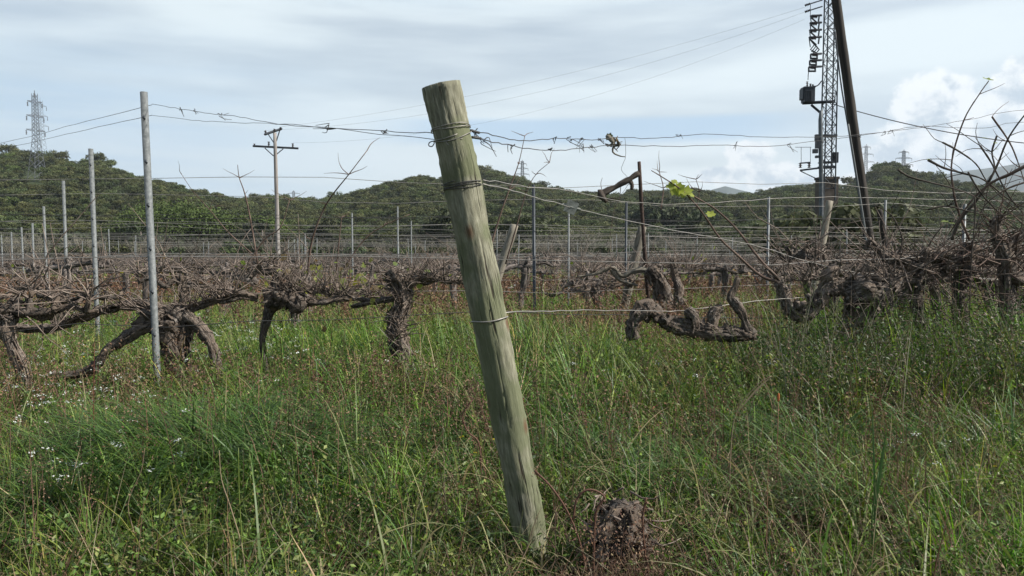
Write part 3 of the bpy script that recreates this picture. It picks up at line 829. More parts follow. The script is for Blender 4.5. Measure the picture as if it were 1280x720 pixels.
# ------------------------------------------------------------------ vines
def twig_curve(rs, p, length, up=.8, spread=.6, droop=0.):
    d = np.array([rs.normal() * spread, rs.normal() * spread, up]); d /= np.linalg.norm(d)
    out = [p]
    for i in range(3):
        d = d + rs.normal(size=3) * .22 - np.array([0, 0, droop]); d /= np.linalg.norm(d)
        out.append(out[-1] + d * length / 3)
    return out
def vine_parts(seed, q=1, leaves=0, h=.66, arm=.62, bush=1.):
    """gnarled vine in local space, row along x. returns dict of Geo"""
    rs = np.random.RandomState(seed); D = {}
    r0 = rs.uniform(.036, .062); n = 12 if q == 2 else 7; sb = 4 if q == 2 else 2
    Tk = Geo(); lean = rs.uniform(-.14, .14); ly = rs.uniform(-.08, .08)
    hh = h + rs.uniform(-.07, .06)
    tp = np.array([lean, ly, hh])
    tube(Tk, [(0, 0, -.15), (rs.uniform(-.04, .04), 0, .05), (lean * .2 + rs.uniform(-.06, .06), ly * .4, hh * .45), (lean * .7 + rs.uniform(-.05, .05), ly * .8, hh * .8), tp],
         [r0 * 1.15, r0, r0 * .85, r0 * .95, r0 * 1.1], n=n, sub=sb, rough=.16, lump=.18, shred=(26 if q == 2 else 6))
    for j in range(3):
        tube(Tk, [tp + rs.normal(size=3) * .02, tp + rs.normal(size=3) * .05 + np.array([0, 0, .05])], [r0 * .8, r0 * .45], n=n, sub=2, rough=.2, lump=.2)
    D['trunk'] = [Tk]; D['cordon_arm'] = []; C = Geo(); spurs = [tp]
    for sgn in (-1, 1):
        if rs.rand() < .12: continue
        A = Geo(); L = arm * rs.uniform(.6, 1.15); pts = [tp]; p = tp.copy()
        k = 5
        for i in range(k):
            p = p + np.array([sgn * L / k, rs.normal() * .025, rs.normal() * .035 + (.012 if i < 2 else -.008)]); pts.append(p.copy())
        ra = r0 * rs.uniform(.5, .7)
        tube(A, pts, [ra * 1.15, ra, ra * 1.05, ra * .9, ra * .8, ra * .6], n=n, sub=sb, rough=.16, lump=.22, shred=(14 if q == 2 else 3))
        for i in range(1, k + 1):
            for _ in range(rs.randint(1, 3)):
                b = pts[i] + rs.normal(size=3) * .008; l = rs.uniform(.04, .11)
                t = b + np.array([rs.normal() * .03, rs.normal() * .03, l])
                tube(A, [b, (b + t) / 2 + rs.normal(size=3) * .008, t], [ra * .7, ra * .55, ra * .5], n=max(5, n - 3), sub=2, rough=.15, lump=.25)
                spurs.append(t)
        D['cordon_arm'].append(A)
    for s in spurs:
        for _ in range(int(rs.randint(2, 6) * bush)):
            l = rs.choice([.12, .22, .4, .75], p=[.44, .32, .21, .03]) * rs.uniform(.7, 1.3)
            tube(C, twig_curve(rs, s, l, .7, .8, .05), [.0065, .005, .004, .0025] if q < 2 else [.006, .0045, .0035, .002], n=4 if q == 2 else 3, sub=1 if q < 2 else 2, caps=False)
    for _ in range(int(26 * bush)):        # fallen and tangled dead shoots along the arms
        s = spurs[rs.randint(len(spurs))] + rs.normal(size=3) * np.array([.15, .05, .05])
        tube(C, twig_curve(rs, s, rs.uniform(.15, .45), .05, 1., .12), [.005, .004, .003, .002], n=3, sub=1, caps=False)
    D['shoot_tangle'] = [C]
    if leaves:
        Lf = Geo()
        for _ in range(leaves):
            s = spurs[rs.randint(len(spurs))] + rs.normal(size=3) * np.array([.12, .08, .1]) - np.array([0, 0, .03])
            c = [(.32, .30, .05), (.22, .26, .05), (.20, .13, .05), (.12, .16, .04)][rs.randint(4)]
            vine_leaf(Lf, s, rs.uniform(.05, .09), c, rs)
        D['foliage'] = [Lf]
    return D
MATOF = {'trunk': 'bark', 'cordon_arm': 'bark', 'shoot_tangle': 'twig', 'foliage': 'yleaf'}
def vine_proto(D, far=False):
    out = []
    for nm, gs in D.items():
        for g in gs:
            if not g.V: continue
            me = g.mesh(nm, nm != 'foliage'); me.materials.append(M['bark_far'] if (far and MATOF[nm] == 'bark') else M[MATOF[nm]]); out.append((nm, me))
    return out
def place_vine(parts, x, y, rz, s, label=None, group=None, name='grapevine'):
    e = empty(name, (x, y, float(zg(x, y))), rz); e.scale = s if hasattr(s, '__len__') else (s, s, s)
    for nm, me in parts:
        o = bpy.data.objects.new(nm, me); COL.objects.link(o); o.parent = e
        if nm == 'shoot_tangle': o['kind'] = 'stuff'
    return tag(e, label, 'vine', group)

hi = [vine_proto(vine_parts(100 + i, 2, leaves=[0, 0, 26, 12, 0][i], bush=[1.1, 1.3, 1.2, .9, 1.5][i])) for i in range(5)]
mid = [vine_proto(vine_parts(200 + i, 1, leaves=[0, 0, 8, 0, 0, 10][i], bush=1.15), True) for i in range(6)]
# far: one mesh each
far = []  # farther rows
for i in range(5):
    D = vine_parts(300 + i, 1, bush=1.1, arm=.75); me = None
    g = Geo()
    for nm, gs in D.items():
        for q in gs:
            o = g.n
            for V, in zip(q.V,): pass
            base = g.n
            V = np.concatenate(q.V); A = np.concatenate(q.A); C = np.concatenate(q.C)
            g.add(V, np.concatenate(q.Q) if q.Q else None, np.concatenate(q.T) if q.T else None, A, C)
    me = g.mesh('grapevine'); me.materials.append(M['bark_far']); far.append((me, g))

def rows_of_vines():
    rs = np.random.RandomState(55); total = 0; listed = []
    rest = Geo(); nrest = 0
    for k in range(1, 17):
        P = rowP(k); lim = .66 * P[1]
        s = -2.2 * P[1] * .5 - 6
        while True:
            s += 1.12 + rs.uniform(-.12, .12)
            x, y = P + U * s
            if x > .68 * y + 1.2: break
            if x < -.68 * y - 1.2: continue
            px = to_px((x, y, .6))[0]
            if k == 1 and (585 < px < 700 or 790 < px < 870): continue
            if rs.rand() < (.13 if k > 1 else .2): continue
            rz = AR + rs.normal() * .08 + (PI if rs.rand() < .5 else 0)
            sc_ = (rs.uniform(.9, 1.15), rs.uniform(.9, 1.15), rs.uniform(.85, 1.12) * (1 if k < 4 else .84))
            if k <= 4:
                pool = hi if k == 1 else mid
                i = rs.randint(len(pool))
                if k == 1 and 330 < px < 470: i = 2
                e = place_vine(pool[i], x, y, rz, sc_, group='grapevines in the trellis rows')
                listed.append((k, px, e, i)); total += 1
            elif total < 265:
                me = far[rs.randint(5)][0]; o = bpy.data.objects.new('grapevine', me); COL.objects.link(o)
                o.location = (x, y, float(zg(x, y))); o.rotation_euler = (0, 0, rz); o.scale = sc_
                tag(o, 'x', 'vine', 'grapevines in the trellis rows'); listed.append((k, px, o, 9)); total += 1
            else:
                g = far[rs.randint(5)][1]
                V = np.concatenate(g.V); ca, sa = math.cos(rz), math.sin(rz)
                W = np.column_stack([V[:, 0] * ca - V[:, 1] * sa + x, V[:, 0] * sa + V[:, 1] * ca + y, V[:, 2] * sc_[2] + zg(x, y)])
                Q = np.concatenate(g.Q); T_ = np.concatenate(g.T); sel = rs.rand(len(Q)) < 1.1
                rest.add(W, Q, T_, np.concatenate(g.A)); nrest += 1
    rows = defaultdict(list)
    for it in listed: rows[it[0]].append(it)
    for k, L_ in rows.items():
        L_.sort(key=lambda t: t[1])
        for i, (kk, px, e, v) in enumerate(L_):
            ad = 'gnarled leafless grapevine'
            if (k == 1 and v in (2, 3)) or (1 < k <= 4 and v in (2, 5)): ad = 'gnarled grapevine with yellow leaves'
            e['label'] = f'{ad}, {ordn(i + 1)} from the left in the {ordn(k + 1)} row back'
    o = rest.build('far_vines', M['bark_far'])
    tag(o, 'mass of bare grapevines in the farthest rows of the vineyard', 'vines', kind='stuff')
    print('vines', total, 'rest', nrest, rest.n)
rows_of_vines()

# ---- hand-shaped near vines
def limb(G, pts, rad, n=16, sub=7, rough=.19, lump=.19, shred=20, seed=None):
    tube(G, [at(*p) for p in pts], rad, n=n, sub=sub, rough=rough, lump=lump, shred=shred, seed=seed)
def knobs(G, pts, n, r, rs):
    P = np.array([at(*p) for p in pts])
    for _ in range(n):
        i = rs.randint(len(P) - 1); t = rs.rand(); a = P[i] * (1 - t) + P[i + 1] * t
        d = np.array([rs.normal() * .5, rs.normal() * .5 - .2, rs.uniform(.1, 1.)]); d /= np.linalg.norm(d); L = r * rs.uniform(1.3, 2.8)
        tube(G, [a, a + d * L * .6, a + d * L + rs.normal(size=3) * r * .4], [r * rs.uniform(.7, 1.), r * rs.uniform(.55, .95), r * rs.uniform(.3, .6)], n=9, sub=3, rough=.22, lump=.3, shred=4)
def twigs(G, pts, n, l0, l1, rs, up=.7, spread=.8, th=.005, droop=.03):
    P = np.array([at(*p) for p in pts])
    for _ in range(n):
        i = rs.randint(len(P) - 1); t = rs.rand(); s = P[i] * (1 - t) + P[i + 1] * t
        tube(G, twig_curve(rs, s, rs.uniform(l0, l1), up, spread, droop), [th, th * .8, th * .6, th * .35], n=4, sub=2, caps=False)
def vine_root(px, d):
    p = at(px, 400, d); return empty('grapevine', (p[0], d, float(zg(p[0], d))))

def vine_left():
    rs = np.random.RandomState(61); e = vine_root(230, 5.0)
    G = Geo(); limb(G, [(236, 535, 5.), (231, 500, 5.), (226, 465, 5.0), (222, 435, 5.), (214, 408, 5.0), (206, 398, 5.0)], [.070, .058, .062, .072, .085, .06], n=18, shred=60)
    limb(G, [(222, 440, 4.98), (232, 415, 5.), (226, 396, 5.), (208, 386, 5.)], [.03, .04, .05, .045], n=12)
    knobs(G, [(222, 420, 4.96), (210, 392, 4.96), (190, 400, 4.9)], 10, .032, rs)
    limb(G, [(205, 400, 4.95), (185, 402, 4.93), (168, 408, 4.95)], [.06, .058, .035], n=12)
    G.build('trunk', M['bark'], e)
    G = Geo(); limb(G, [(215, 398, 5.0), (196, 384, 5.0), (170, 381, 5.05), (140, 385, 5.1), (105, 395, 5.1), (72, 408, 5.15), (40, 411, 5.2), (5, 408, 5.2), (-40, 412, 5.3)], [.036, .032, .030, .028, .030, .026, .024, .02, .016], shred=60)
    G.build('cordon_arm', M['bark'], e)
    G = Geo(); limb(G, [(200, 402, 4.95), (178, 410, 4.9), (150, 428, 4.9), (132, 440, 4.9), (122, 455, 4.9), (110, 465, 4.9), (88, 469, 4.9), (74, 470, 4.9), (66, 466, 4.9)], [.048, .04, .03, .028, .032, .026, .024, .022, .016], shred=40)
    G.build('cordon_arm', M['bark'], e)
    G = Geo(); limb(G, [(220, 392, 5.0), (240, 402, 4.98), (258, 420, 4.95), (268, 445, 4.95), (273, 470, 4.95), (276, 482, 4.95)], [.04, .035, .032, .028, .024, .018], shred=40)
    G.build('cordon_arm', M['bark'], e)
    G = Geo(); limb(G, [(216, 395, 5.02), (240, 385, 5.05), (270, 376, 5.1), (300, 369, 5.15), (322, 372, 5.2)], [.034, .026, .022, .026, .024], shred=30, lump=.3)
    G.build('cordon_arm', M['bark'], e)
    G = Geo(); twigs(G, [(210, 392, 5), (150, 385, 5.05), (60, 405, 5.1)], 60, .06, .28, rs); twigs(G, [(216, 390, 5), (300, 366, 5.1)], 90, .06, .3, rs)
    twigs(G, [(200, 400, 4.9), (226, 470, 4.93)], 14, .05, .15, rs, up=.1, droop=.1)
    G.build('shoot_tangle', M['twig'], e)
    tag(e, 'large gnarled grapevine behind the tallest steel post, arms sprawling both ways', 'vine', 'grapevines of the front row')
vine_left()

def vine_cut_head():
    rs = np.random.RandomState(62); e = vine_root(345, 5.3)
    G = Geo(); limb(G, [(330, 520, 5.3), (332, 470, 5.3), (328, 425, 5.3), (338, 390, 5.3), (350, 372, 5.25)], [.016, .015, .017, .03, .055], shred=25)
    limb(G, [(332, 374, 5.2), (352, 370, 5.2), (368, 377, 5.2), (374, 384, 5.15)], [.05, .07, .06, .04], n=14, rough=.2, lump=.25, shred=30); knobs(G, [(332, 372, 5.2), (372, 380, 5.18)], 10, .03, rs)
    G.build('trunk', M['bark'], e)
    G = Geo(); limb(G, [(365, 372, 5.2), (400, 378, 5.25), (430, 372, 5.3), (470, 377, 5.4)], [.026, .018, .016, .012], lump=.3); limb(G, [(350, 368, 5.2), (345, 352, 5.2), (352, 340, 5.2)], [.03, .025, .018])
    G.build('cordon_arm', M['bark'], e)
    G = Geo(); twigs(G, [(335, 368, 5.2), (370, 365, 5.2), (440, 370, 5.3)], 150, .08, .34, rs, up=.8, th=.004); twigs(G, [(370, 385, 5.6), (480, 370, 5.6)], 120, .08, .3, rs, up=.5, th=.004); G.build('shoot_tangle', M['twig'], e)
    G = Geo()
    for i in range(110):
        vine_leaf(G, at(rs.normal() * 45 + 412, rs.normal() * 18 + 362, rs.uniform(5.2, 6.2)), rs.uniform(.03, .062), [(.24, .24, .06), (.15, .18, .05), (.15, .11, .055)][rs.randint(3)], rs)
    G.build('foliage', M['yleaf'], e)
    tag(e, 'dark sawn vine head with yellow leaves between crossarm pole and middle vine', 'vine', 'grapevines of the front row')
vine_cut_head()

def vine_middle():
    rs = np.random.RandomState(63); e = vine_root(498, 5.3)
    G = Geo(); limb(G, [(504, 530, 5.3), (503, 470, 5.3), (498, 430, 5.3), (494, 400, 5.3), (504, 375, 5.3), (497, 352, 5.3), (488, 338, 5.3)], [.055, .052, .055, .06, .05, .055, .045], n=18, shred=110, rough=.2)
    G.build('trunk', M['bark'], e)
    G = Geo(); limb(G, [(505, 362, 5.3), (530, 345, 5.3), (555, 350, 5.35), (585, 352, 5.4)], [.026, .02, .02, .014], lump=.3); G.build('cordon_arm', M['bark'], e)
    G = Geo(); limb(G, [(498, 372, 5.3), (470, 377, 5.3), (440, 383, 5.4)], [.02, .016, .012], lump=.3); G.build('cordon_arm', M['bark'], e)
    G = Geo(); twigs(G, [(488, 340, 5.3), (500, 380, 5.25), (500, 455, 5.2)], 110, .06, .26, rs, up=.3, spread=1., th=.004)
    twigs(G, [(500, 355, 5.3), (585, 350, 5.35)], 90, .08, .4, rs, up=.7, th=.004); G.build('shoot_tangle', M['twig'], e)
    tag(e, 'shaggy upright vine trunk with bristling dead shoots, left of wooden post', 'vine', 'grapevines of the front row')
vine_middle()

def broken_cordon():
    rs = np.random.RandomState(64); p0 = at(795, 425, 5.1)
    e = empty('broken_cordon', p0)
    G = Geo()
    limb(G, [(793, 424, 5.08), (790, 408, 5.08), (797, 394, 5.1), (812, 388, 5.12), (828, 400, 5.12), (848, 409, 5.12), (872, 412, 5.12), (900, 418, 5.12), (925, 419, 5.12), (946, 421, 5.12)],
         [.030, .036, .042, .046, .038, .042, .05, .04, .036, .020], n=18, shred=90, rough=.2, lump=.2)
    limb(G, [(812, 392, 5.1), (806, 378, 5.1)], [.04, .02], sub=3)
    knobs(G, [(800, 395, 5.1), (848, 408, 5.12), (900, 416, 5.12), (940, 420, 5.12)], 16, .026, rs)
    G.build('branch', M['bark'], e)
    G = Geo(); limb(G, [(864, 412, 5.12), (866, 398, 5.1), (858, 387, 5.1)], [.04, .036, .024], sub=4, lump=.3); G.build('spur', M['bark'], e)
    G = Geo(); limb(G, [(889, 414, 5.12), (890, 400, 5.12), (894, 388, 5.12), (903, 385, 5.12)], [.03, .026, .034, .02], sub=4, lump=.3); G.build('spur', M['bark'], e)
    G = Geo(); limb(G, [(940, 418, 5.12), (932, 404, 5.12), (926, 388, 5.12), (914, 374, 5.12), (917, 362, 5.12), (923, 347, 5.12)], [.026, .024, .028, .026, .018, .014], sub=4, lump=.28, shred=14); G.build('spur', M['bark'], e)
    tag(e, 'broken gnarled vine cordon hanging on the low pale wire, right of wooden post', 'vine')
broken_cordon()

def vine_right():
    rs = np.random.RandomState(65); e = vine_root(1078, 5.8)
    G = Geo(); limb(G, [(1082, 500, 5.8), (1078, 450, 5.8), (1074, 410, 5.8), (1080, 385, 5.8), (1082, 366, 5.8)], [.10, .095, .10, .125, .11], n=20, shred=100, rough=.2, lump=.2)
    knobs(G, [(1055, 370, 5.7), (1080, 360, 5.68), (1120, 352, 5.8)], 16, .04, rs)
    limb(G, [(1058, 372, 5.75), (1080, 362, 5.7), (1105, 368, 5.75), (1125, 352, 5.8)], [.06, .09, .07, .04], n=14, rough=.22, lump=.3, shred=50)
    G.build('trunk', M['bark'], e)
    G = Geo(); limb(G, [(1072, 372, 5.75), (1050, 358, 5.72), (1032, 362, 5.7), (1022, 380, 5.7), (1005, 392, 5.68), (990, 388, 5.66), (980, 368, 5.64), (972, 352, 5.6)], [.055, .05, .055, .045, .045, .05, .038, .022], n=16, shred=70, lump=.28)
    knobs(G, [(1050, 358, 5.7), (1022, 378, 5.68), (990, 386, 5.64)], 14, .032, rs)
    limb(G, [(1040, 362, 5.7), (1036, 345, 5.7), (1048, 335, 5.7)], [.05, .05, .03], lump=.3); G.build('cordon_arm', M['bark'], e)
    G = Geo(); limb(G, [(1095, 362, 5.8), (1120, 352, 5.85), (1150, 347, 5.9), (1180, 342, 5.95)], [.05, .04, .035, .03]); G.build('cordon_arm', M['bark'], e)
    G = Geo(); twigs(G, [(975, 352, 5.6), (1030, 350, 5.7), (1080, 355, 5.7), (1180, 340, 5.9)], 120, .08, .34, rs, up=.75, th=.0055)
    twigs(G, [(1060, 380, 5.6), (1100, 380, 5.65)], 50, .05, .14, rs, up=0, spread=1, th=.003); G.build('shoot_tangle', M['twig'], e)
    for j, (pp, rr) in enumerate([([(972, 352, 5.6), (950, 344, 5.6), (925, 322, 5.55), (900, 298, 5.5), (878, 266, 5.45), (855, 240, 5.4), (832, 224, 5.4), (814, 213, 5.4)], .012),
                                  ([(974, 350, 5.6), (948, 322, 5.6), (922, 288, 5.6), (895, 262, 5.6), (868, 246, 5.6), (850, 235, 5.55)], .011)]):
        G = Geo(); tube(G, [at(*p) for p in pp], [rr, rr * .9, rr * .7, rr * .6, rr * .5, rr * .45, rr * .35, rr * .25][:len(pp)], n=7, sub=4, rough=.06, lump=.1); G.build('cane', M['cane'], e)
    G = Geo()
    for (x, y, s) in [(856, 240, .10), (847, 235, .10), (838, 231, .085), (863, 243, .07), (843, 226, .06), (889, 269, .075), (851, 243, .08), (842, 238, .07)]:
        vine_leaf(G, at(x, y, 5.4), s, (.30, .34, .07), rs, nrm=(rs.normal() * .6, -1, rs.uniform(0, 1.4)))
    G.build('foliage', M['yleaf'], e)
    tag(e, 'stout grapevine right of the broken cordon, long canes with yellow leaves', 'vine', 'grapevines of the front row')
vine_right()

def vine_second_row():
    rs = np.random.RandomState(66); e = vine_root(836, 8.4)
    G = Geo(); limb(G, [(842, 445, 8.4), (838, 405, 8.4), (832, 375, 8.4), (822, 350, 8.4), (812, 335, 8.4)], [.09, .08, .075, .08, .07], n=14, shred=50)
    limb(G, [(838, 400, 8.4), (846, 385, 8.4), (852, 372, 8.4)], [.07, .06, .05]); G.build('trunk', M['bark'], e)
    G = Geo(); limb(G, [(840, 395, 8.45), (848, 365, 8.45), (843, 340, 8.45), (841, 322, 8.45)], [.06, .045, .04, .03]); G.build('cordon_arm', M['bark'], e)
    G = Geo(); limb(G, [(820, 340, 8.4), (795, 338, 8.4), (778, 345, 8.4), (765, 335, 8.4), (745, 342, 8.4), (722, 346, 8.4)], [.035, .026, .02, .018, .014, .009], lump=.3); limb(G, [(764, 337, 8.4), (775, 350, 8.4), (797, 357, 8.4)], [.02, .016, .01]); G.build('cordon_arm', M['stub'], e)
    G = Geo(); twigs(G, [(720, 340, 8.4), (820, 335, 8.4), (870, 335, 8.5)], 90, .1, .5, rs, up=.7, th=.005); G.build('shoot_tangle', M['twig'], e)
    tag(e, 'forked old grapevine just behind the broken cordon with a pale dead arm', 'vine')
vine_second_row()

# thicket at the right
def thicket():
    rs = np.random.RandomState(67)
    canes = [([(1212, 300, 5.9), (1200, 270, 5.85), (1192, 240, 5.8), (1190, 200, 5.8), (1205, 150, 5.75), (1224, 118, 5.7), (1236, 101, 5.7)], .013),
             ([(1190, 300, 5.6), (1200, 275, 5.55), (1225, 245, 5.5), (1245, 210, 5.45), (1262, 170, 5.4), (1290, 132, 5.35)], .018),
             ([(1178, 178, 5.5), (1195, 187, 5.5), (1220, 205, 5.55), (1240, 235, 5.6), (1290, 280, 5.7)], .010),
             ([(1160, 200, 5.4), (1180, 210, 5.4), (1205, 217, 5.45), (1230, 225, 5.5), (1262, 250, 5.6), (1290, 262, 5.6)], .011),
             ([(1122, 212, 5.4), (1140, 222, 5.4), (1190, 235, 5.4), (1220, 246, 5.45), (1285, 278, 5.5)], .010),
             ([(1295, 200, 5.2), (1262, 218, 5.25), (1240, 228, 5.3), (1215, 250, 5.35), (1188, 290, 5.4)], .018),
             ([(1240, 146, 5.6), (1262, 178, 5.6), (1275, 210, 5.6), (1284, 240, 5.6)], .009),
             ([(1225, 182, 5.5), (1240, 205, 5.5), (1258, 240, 5.5), (1275, 262, 5.5), (1300, 290, 5.5)], .010),
             ([(1246, 170, 5.4), (1240, 190, 5.4), (1243, 210, 5.4), (1235, 235, 5.4), (1222, 300, 5.4)], .009),
             ([(1210, 215, 5.3), (1225, 240, 5.3), (1245, 262, 5.3), (1290, 300, 5.3)], .009),
             ([(1290, 225, 5.3), (1255, 238, 5.3), (1228, 262, 5.3), (1215, 310, 5.3)], .010),
             ([(1218, 246, 5.2), (1219, 270, 5.2), (1214, 330, 5.2), (1212, 400, 5.2)], .008),
             ([(1160, 262, 5.2), (1185, 258, 5.2), (1230, 268, 5.2), (1290, 268, 5.2)], .009)]
    vines = [(1150, 5.9, 'twisted dark grapevine second to the right of the stout vine', 'a'), (1205, 5.9, 'grapevine sending long bare canes high against the clouds', 'b'), (1258, 5.6, 'forked grapevine nearest the right edge under a tangle of canes', 'c')]
    for i, (px, d, lab, key) in enumerate(vines):
        e = vine_root(px, d)
        if i == 0:
            tr = [[(1152, 480, d), (1150, 420, d), (1145, 370, d), (1150, 335, d), (1160, 310, d)]]; arms = [[(1150, 335, d), (1130, 325, d), (1110, 322, d), (1085, 300, d)], [(1155, 325, d), (1180, 320, d), (1200, 330, d)]]
            cs = [([(1120, 322, d), (1128, 300, d), (1115, 270, d), (1092, 255, d)], .01), ([(1150, 330, d), (1165, 300, d), (1180, 280, d)], .012), ([(1112, 435, 5.3), (1113, 380, 5.3), (1111, 330, 5.3), (1112, 288, 5.3)], .006)]
        elif i == 1:
            tr = [[(1205, 480, d), (1202, 420, d), (1198, 370, d), (1205, 335, d), (1215, 305, d)]]; arms = [[(1203, 335, d), (1180, 332, d), (1160, 345, d)], [(1208, 330, d), (1235, 325, d), (1255, 330, d)]]
            cs = [canes[j] for j in (0, 2, 3, 4, 8, 11, 12)]
        else:
            tr = [[(1262, 470, d), (1258, 400, d), (1260, 350, d), (1257, 322, d)]]; arms = [[(1257, 325, d), (1250, 305, d), (1245, 285, d), (1252, 268, d)], [(1258, 322, d), (1270, 300, d), (1290, 284, d)], [(1262, 345, d), (1285, 350, d), (1310, 340, d)]]
            cs = [canes[j] for j in (1, 5, 6, 7, 9, 10)]
        G = Geo()
        for t in tr: limb(G, t, [.042, .038, .042, .055, .042], shred=50, lump=.25)
        G.build('trunk', M['bark'], e)
        for t in arms:
            G = Geo(); limb(G, t, [.045, .038, .034, .024], shred=20, lump=.28); G.build('cordon_arm', M['bark'], e)
        for pp, r in cs:
            r = r * .72
            G = Geo(); tube(G, [at(*p) for p in pp], [r, r * .9, r * .8, r * .6, r * .45, r * .35], n=6, sub=5, rough=.05, lump=.12)
            P = [at(*p) for p in pp]
            for q in range(4):
                s = P[rs.randint(len(P) - 1)]; tube(G, twig_curve(rs, s, rs.uniform(.08, .3), .5, .9), [.003, .0025, .002, .001], n=4, sub=2, caps=False)
            G.build('cane', M['cane_dark'] if rs.rand() < .7 else M['cane'], e)
        G = Geo()
        for t in arms + tr: twigs(G, t[-3:], 34, .1, .40, rs, up=.6, spread=.9, th=.005)
        for _ in range(34):
            a = (px + rs.uniform(-50, 50), rs.uniform(320, 430), d - rs.uniform(0, .5)); s = at(*a)
            tube(G, twig_curve(rs, s, rs.uniform(.15, .55), .4, .9, .04), [.005, .004, .003, .002], n=4, sub=2, caps=False)
        G.build('shoot_tangle', M['twig'] if i == 0 else M['cane'], e)
        if i > 0:
            G = Geo()
            for (x, y, dd, s) in ([(1236, 100, 5.7, .085), (1161, 199, 5.4, .03), (1180, 277, 5.4, .06), (1190, 279, 5.4, .05)] if i == 1 else [(1232, 172, 5.4, .05), (1244, 179, 5.4, .035), (1246, 186, 5.4, .03)]):
                vine_leaf(G, at(x, y, dd), s, (.20, .25, .07), rs, nrm=(.15 * rs.normal(), -.35, 1))
            G.build('foliage', M['yleaf'], e)
        tag(e, lab, 'vine', 'grapevines of the front row')
thicket()

# more old vines tangled behind the thicket
for i, (px, kk, v, lab) in enumerate([(1120, .35, 1, 'leafless vine head tangled just behind the stout vine'), (1180, .45, 4, 'bushy bare vine behind the first thicket trunks'), (1232, .3, 1, 'bristling bare vine between the two right hand trunks'),
                                (1275, .55, 4, 'dense bare vine behind the forked vine at the right edge'), (1045, .5, 0, 'small bare vine showing through below the transformer tower'), (1018, .85, 4, 'bristling bare vine in front of the thick pale stake by the tower')]):
    (x, y), s = row_at_px(kk, px); place_vine(hi[v], x, y, AR + .3 * (i % 2), (1., 1.2, 1.22), lab, 'grapevines of the front row')
# generic fill of front row ends
for px, v, lab in [(20, 4, 'grapevine with sprawling arms at the left edge of the front row'), (-70, 0, 'grapevine cut off by the left edge of the picture'), (1340, 1, 'grapevine just past the right edge of the front row')]:
    (x, y), s = row_at_px(0, px); place_vine(hi[v], x, y, AR, 1., lab, 'grapevines of the front row')

# single tall canes standing in the rows
for pp, r, lab in [([(384, 345, 6.5), (390, 300, 6.4), (408, 255, 6.3), (436, 218, 6.2), (459, 188, 6.2)], .011, 'long dark cane slanting up right beside the crossarm pole'),
                   ([(322, 330, 8.), (314, 280, 8.), (306, 242, 8.), (299, 222, 8), (297, 206, 8)], .010, 'thin crooked cane just left of the crossarm pole'),
                   ([(318, 320, 9), (285, 290, 9), (262, 262, 9), (242, 240, 9), (227, 218, 9)], .009, 'faint cane slanting up left right of the tallest steel post'),
                   ([(608, 330, 6.), (620, 285, 6.), (636, 238, 6.), (648, 205, 6.), (656, 170, 6.)], .009, 'long dark cane slanting up just right of the wooden post'),
                   ([(632, 330, 6.8), (645, 285, 6.8), (658, 240, 6.8), (670, 218, 6.8), (687, 203, 6.8)], .008, 'pale thin cane curving right above the dark steel post'),
                   ([(420, 340, 8.5), (424, 300, 8.5), (427, 272, 8.5)], .009, 'short upright cane between crossarm pole and middle vine'),
                   ([(430, 335, 8.5), (455, 300, 8.5), (480, 282, 8.5), (512, 268, 8.5)], .009, 'low cane slanting right behind the middle vine'),
                   ([(300, 345, 7), (330, 300, 7), (350, 285, 7.), (362, 250, 7.)], .008, 'pale cane crossing behind the crossarm pole foot'),
                   ([(826, 262, 7.5), (829, 235, 7.5), (824, 215, 7.5)], .006, 'short crooked twig right of the rusty stake'),
                   ([(1075, 400, 6.5), (1100, 330, 6.5), (1112, 300, 6.5)], .01, 'pale cane leaning right over the stout vine'),
                   ([(870, 262, 6.8), (874, 240, 6.8), (870, 224, 6.8)], .004, 'small dry seed spray beside the yellow vine leaves')]:
    G = Geo(); rs = np.random.RandomState(len(lab)); P = [at(*p) for p in pp]
    tube(G, P, [r, r * .8, r * .6, r * .4, r * .3][:len(pp)], n=6, sub=4, rough=.05, lump=.1)
    for q in range(7):
        s = P[rs.randint(1, len(P))]; tube(G, twig_curve(rs, s, rs.uniform(.06, .22), .5, .9), [.0035, .003, .002, .001], n=4, sub=2, caps=False)
    tag(G.build('vine_cane', M['cane'], origin=P[0]), lab, 'cane', 'tall single canes')

# old stump by the wooden post
def stump():
    e = empty('old_stump', at(775, 640, 2.5) * np.array([1, 1, 0])); rs = np.random.RandomState(9)
    G = Geo(); pts = [(e.location.x + .03, e.location.y, -.1), (e.location.x + .01, e.location.y, .1), (e.location.x, e.location.y, .2), (e.location.x + .01, e.location.y, .325)]
    tube(G, [(a + .03 * c, b, c * .80) for a, b, c in pts], [.095, .08, .07, .048], n=40, sub=8, rough=.26, lump=.14, shred=34); G.build('bark', M['bark'], e)
    G = Geo()
    for i in range(44):
        a = rs.rand() * 6.28; r = rs.uniform(.05, .12); p = np.array([e.location.x + math.cos(a) * r, e.location.y + math.sin(a) * r, rs.uniform(.1, .3)])
        tube(G, twig_curve(rs, p, rs.uniform(.04, .14), -.2, .8), [.004, .003, .002, .001], n=4, sub=1)
    G.build('splinter_fringe', M['twig'], e)['kind'] = 'stuff'
    tag(e, 'shaggy grey old vine stump at the foot of the wooden post', 'stump')
stump()

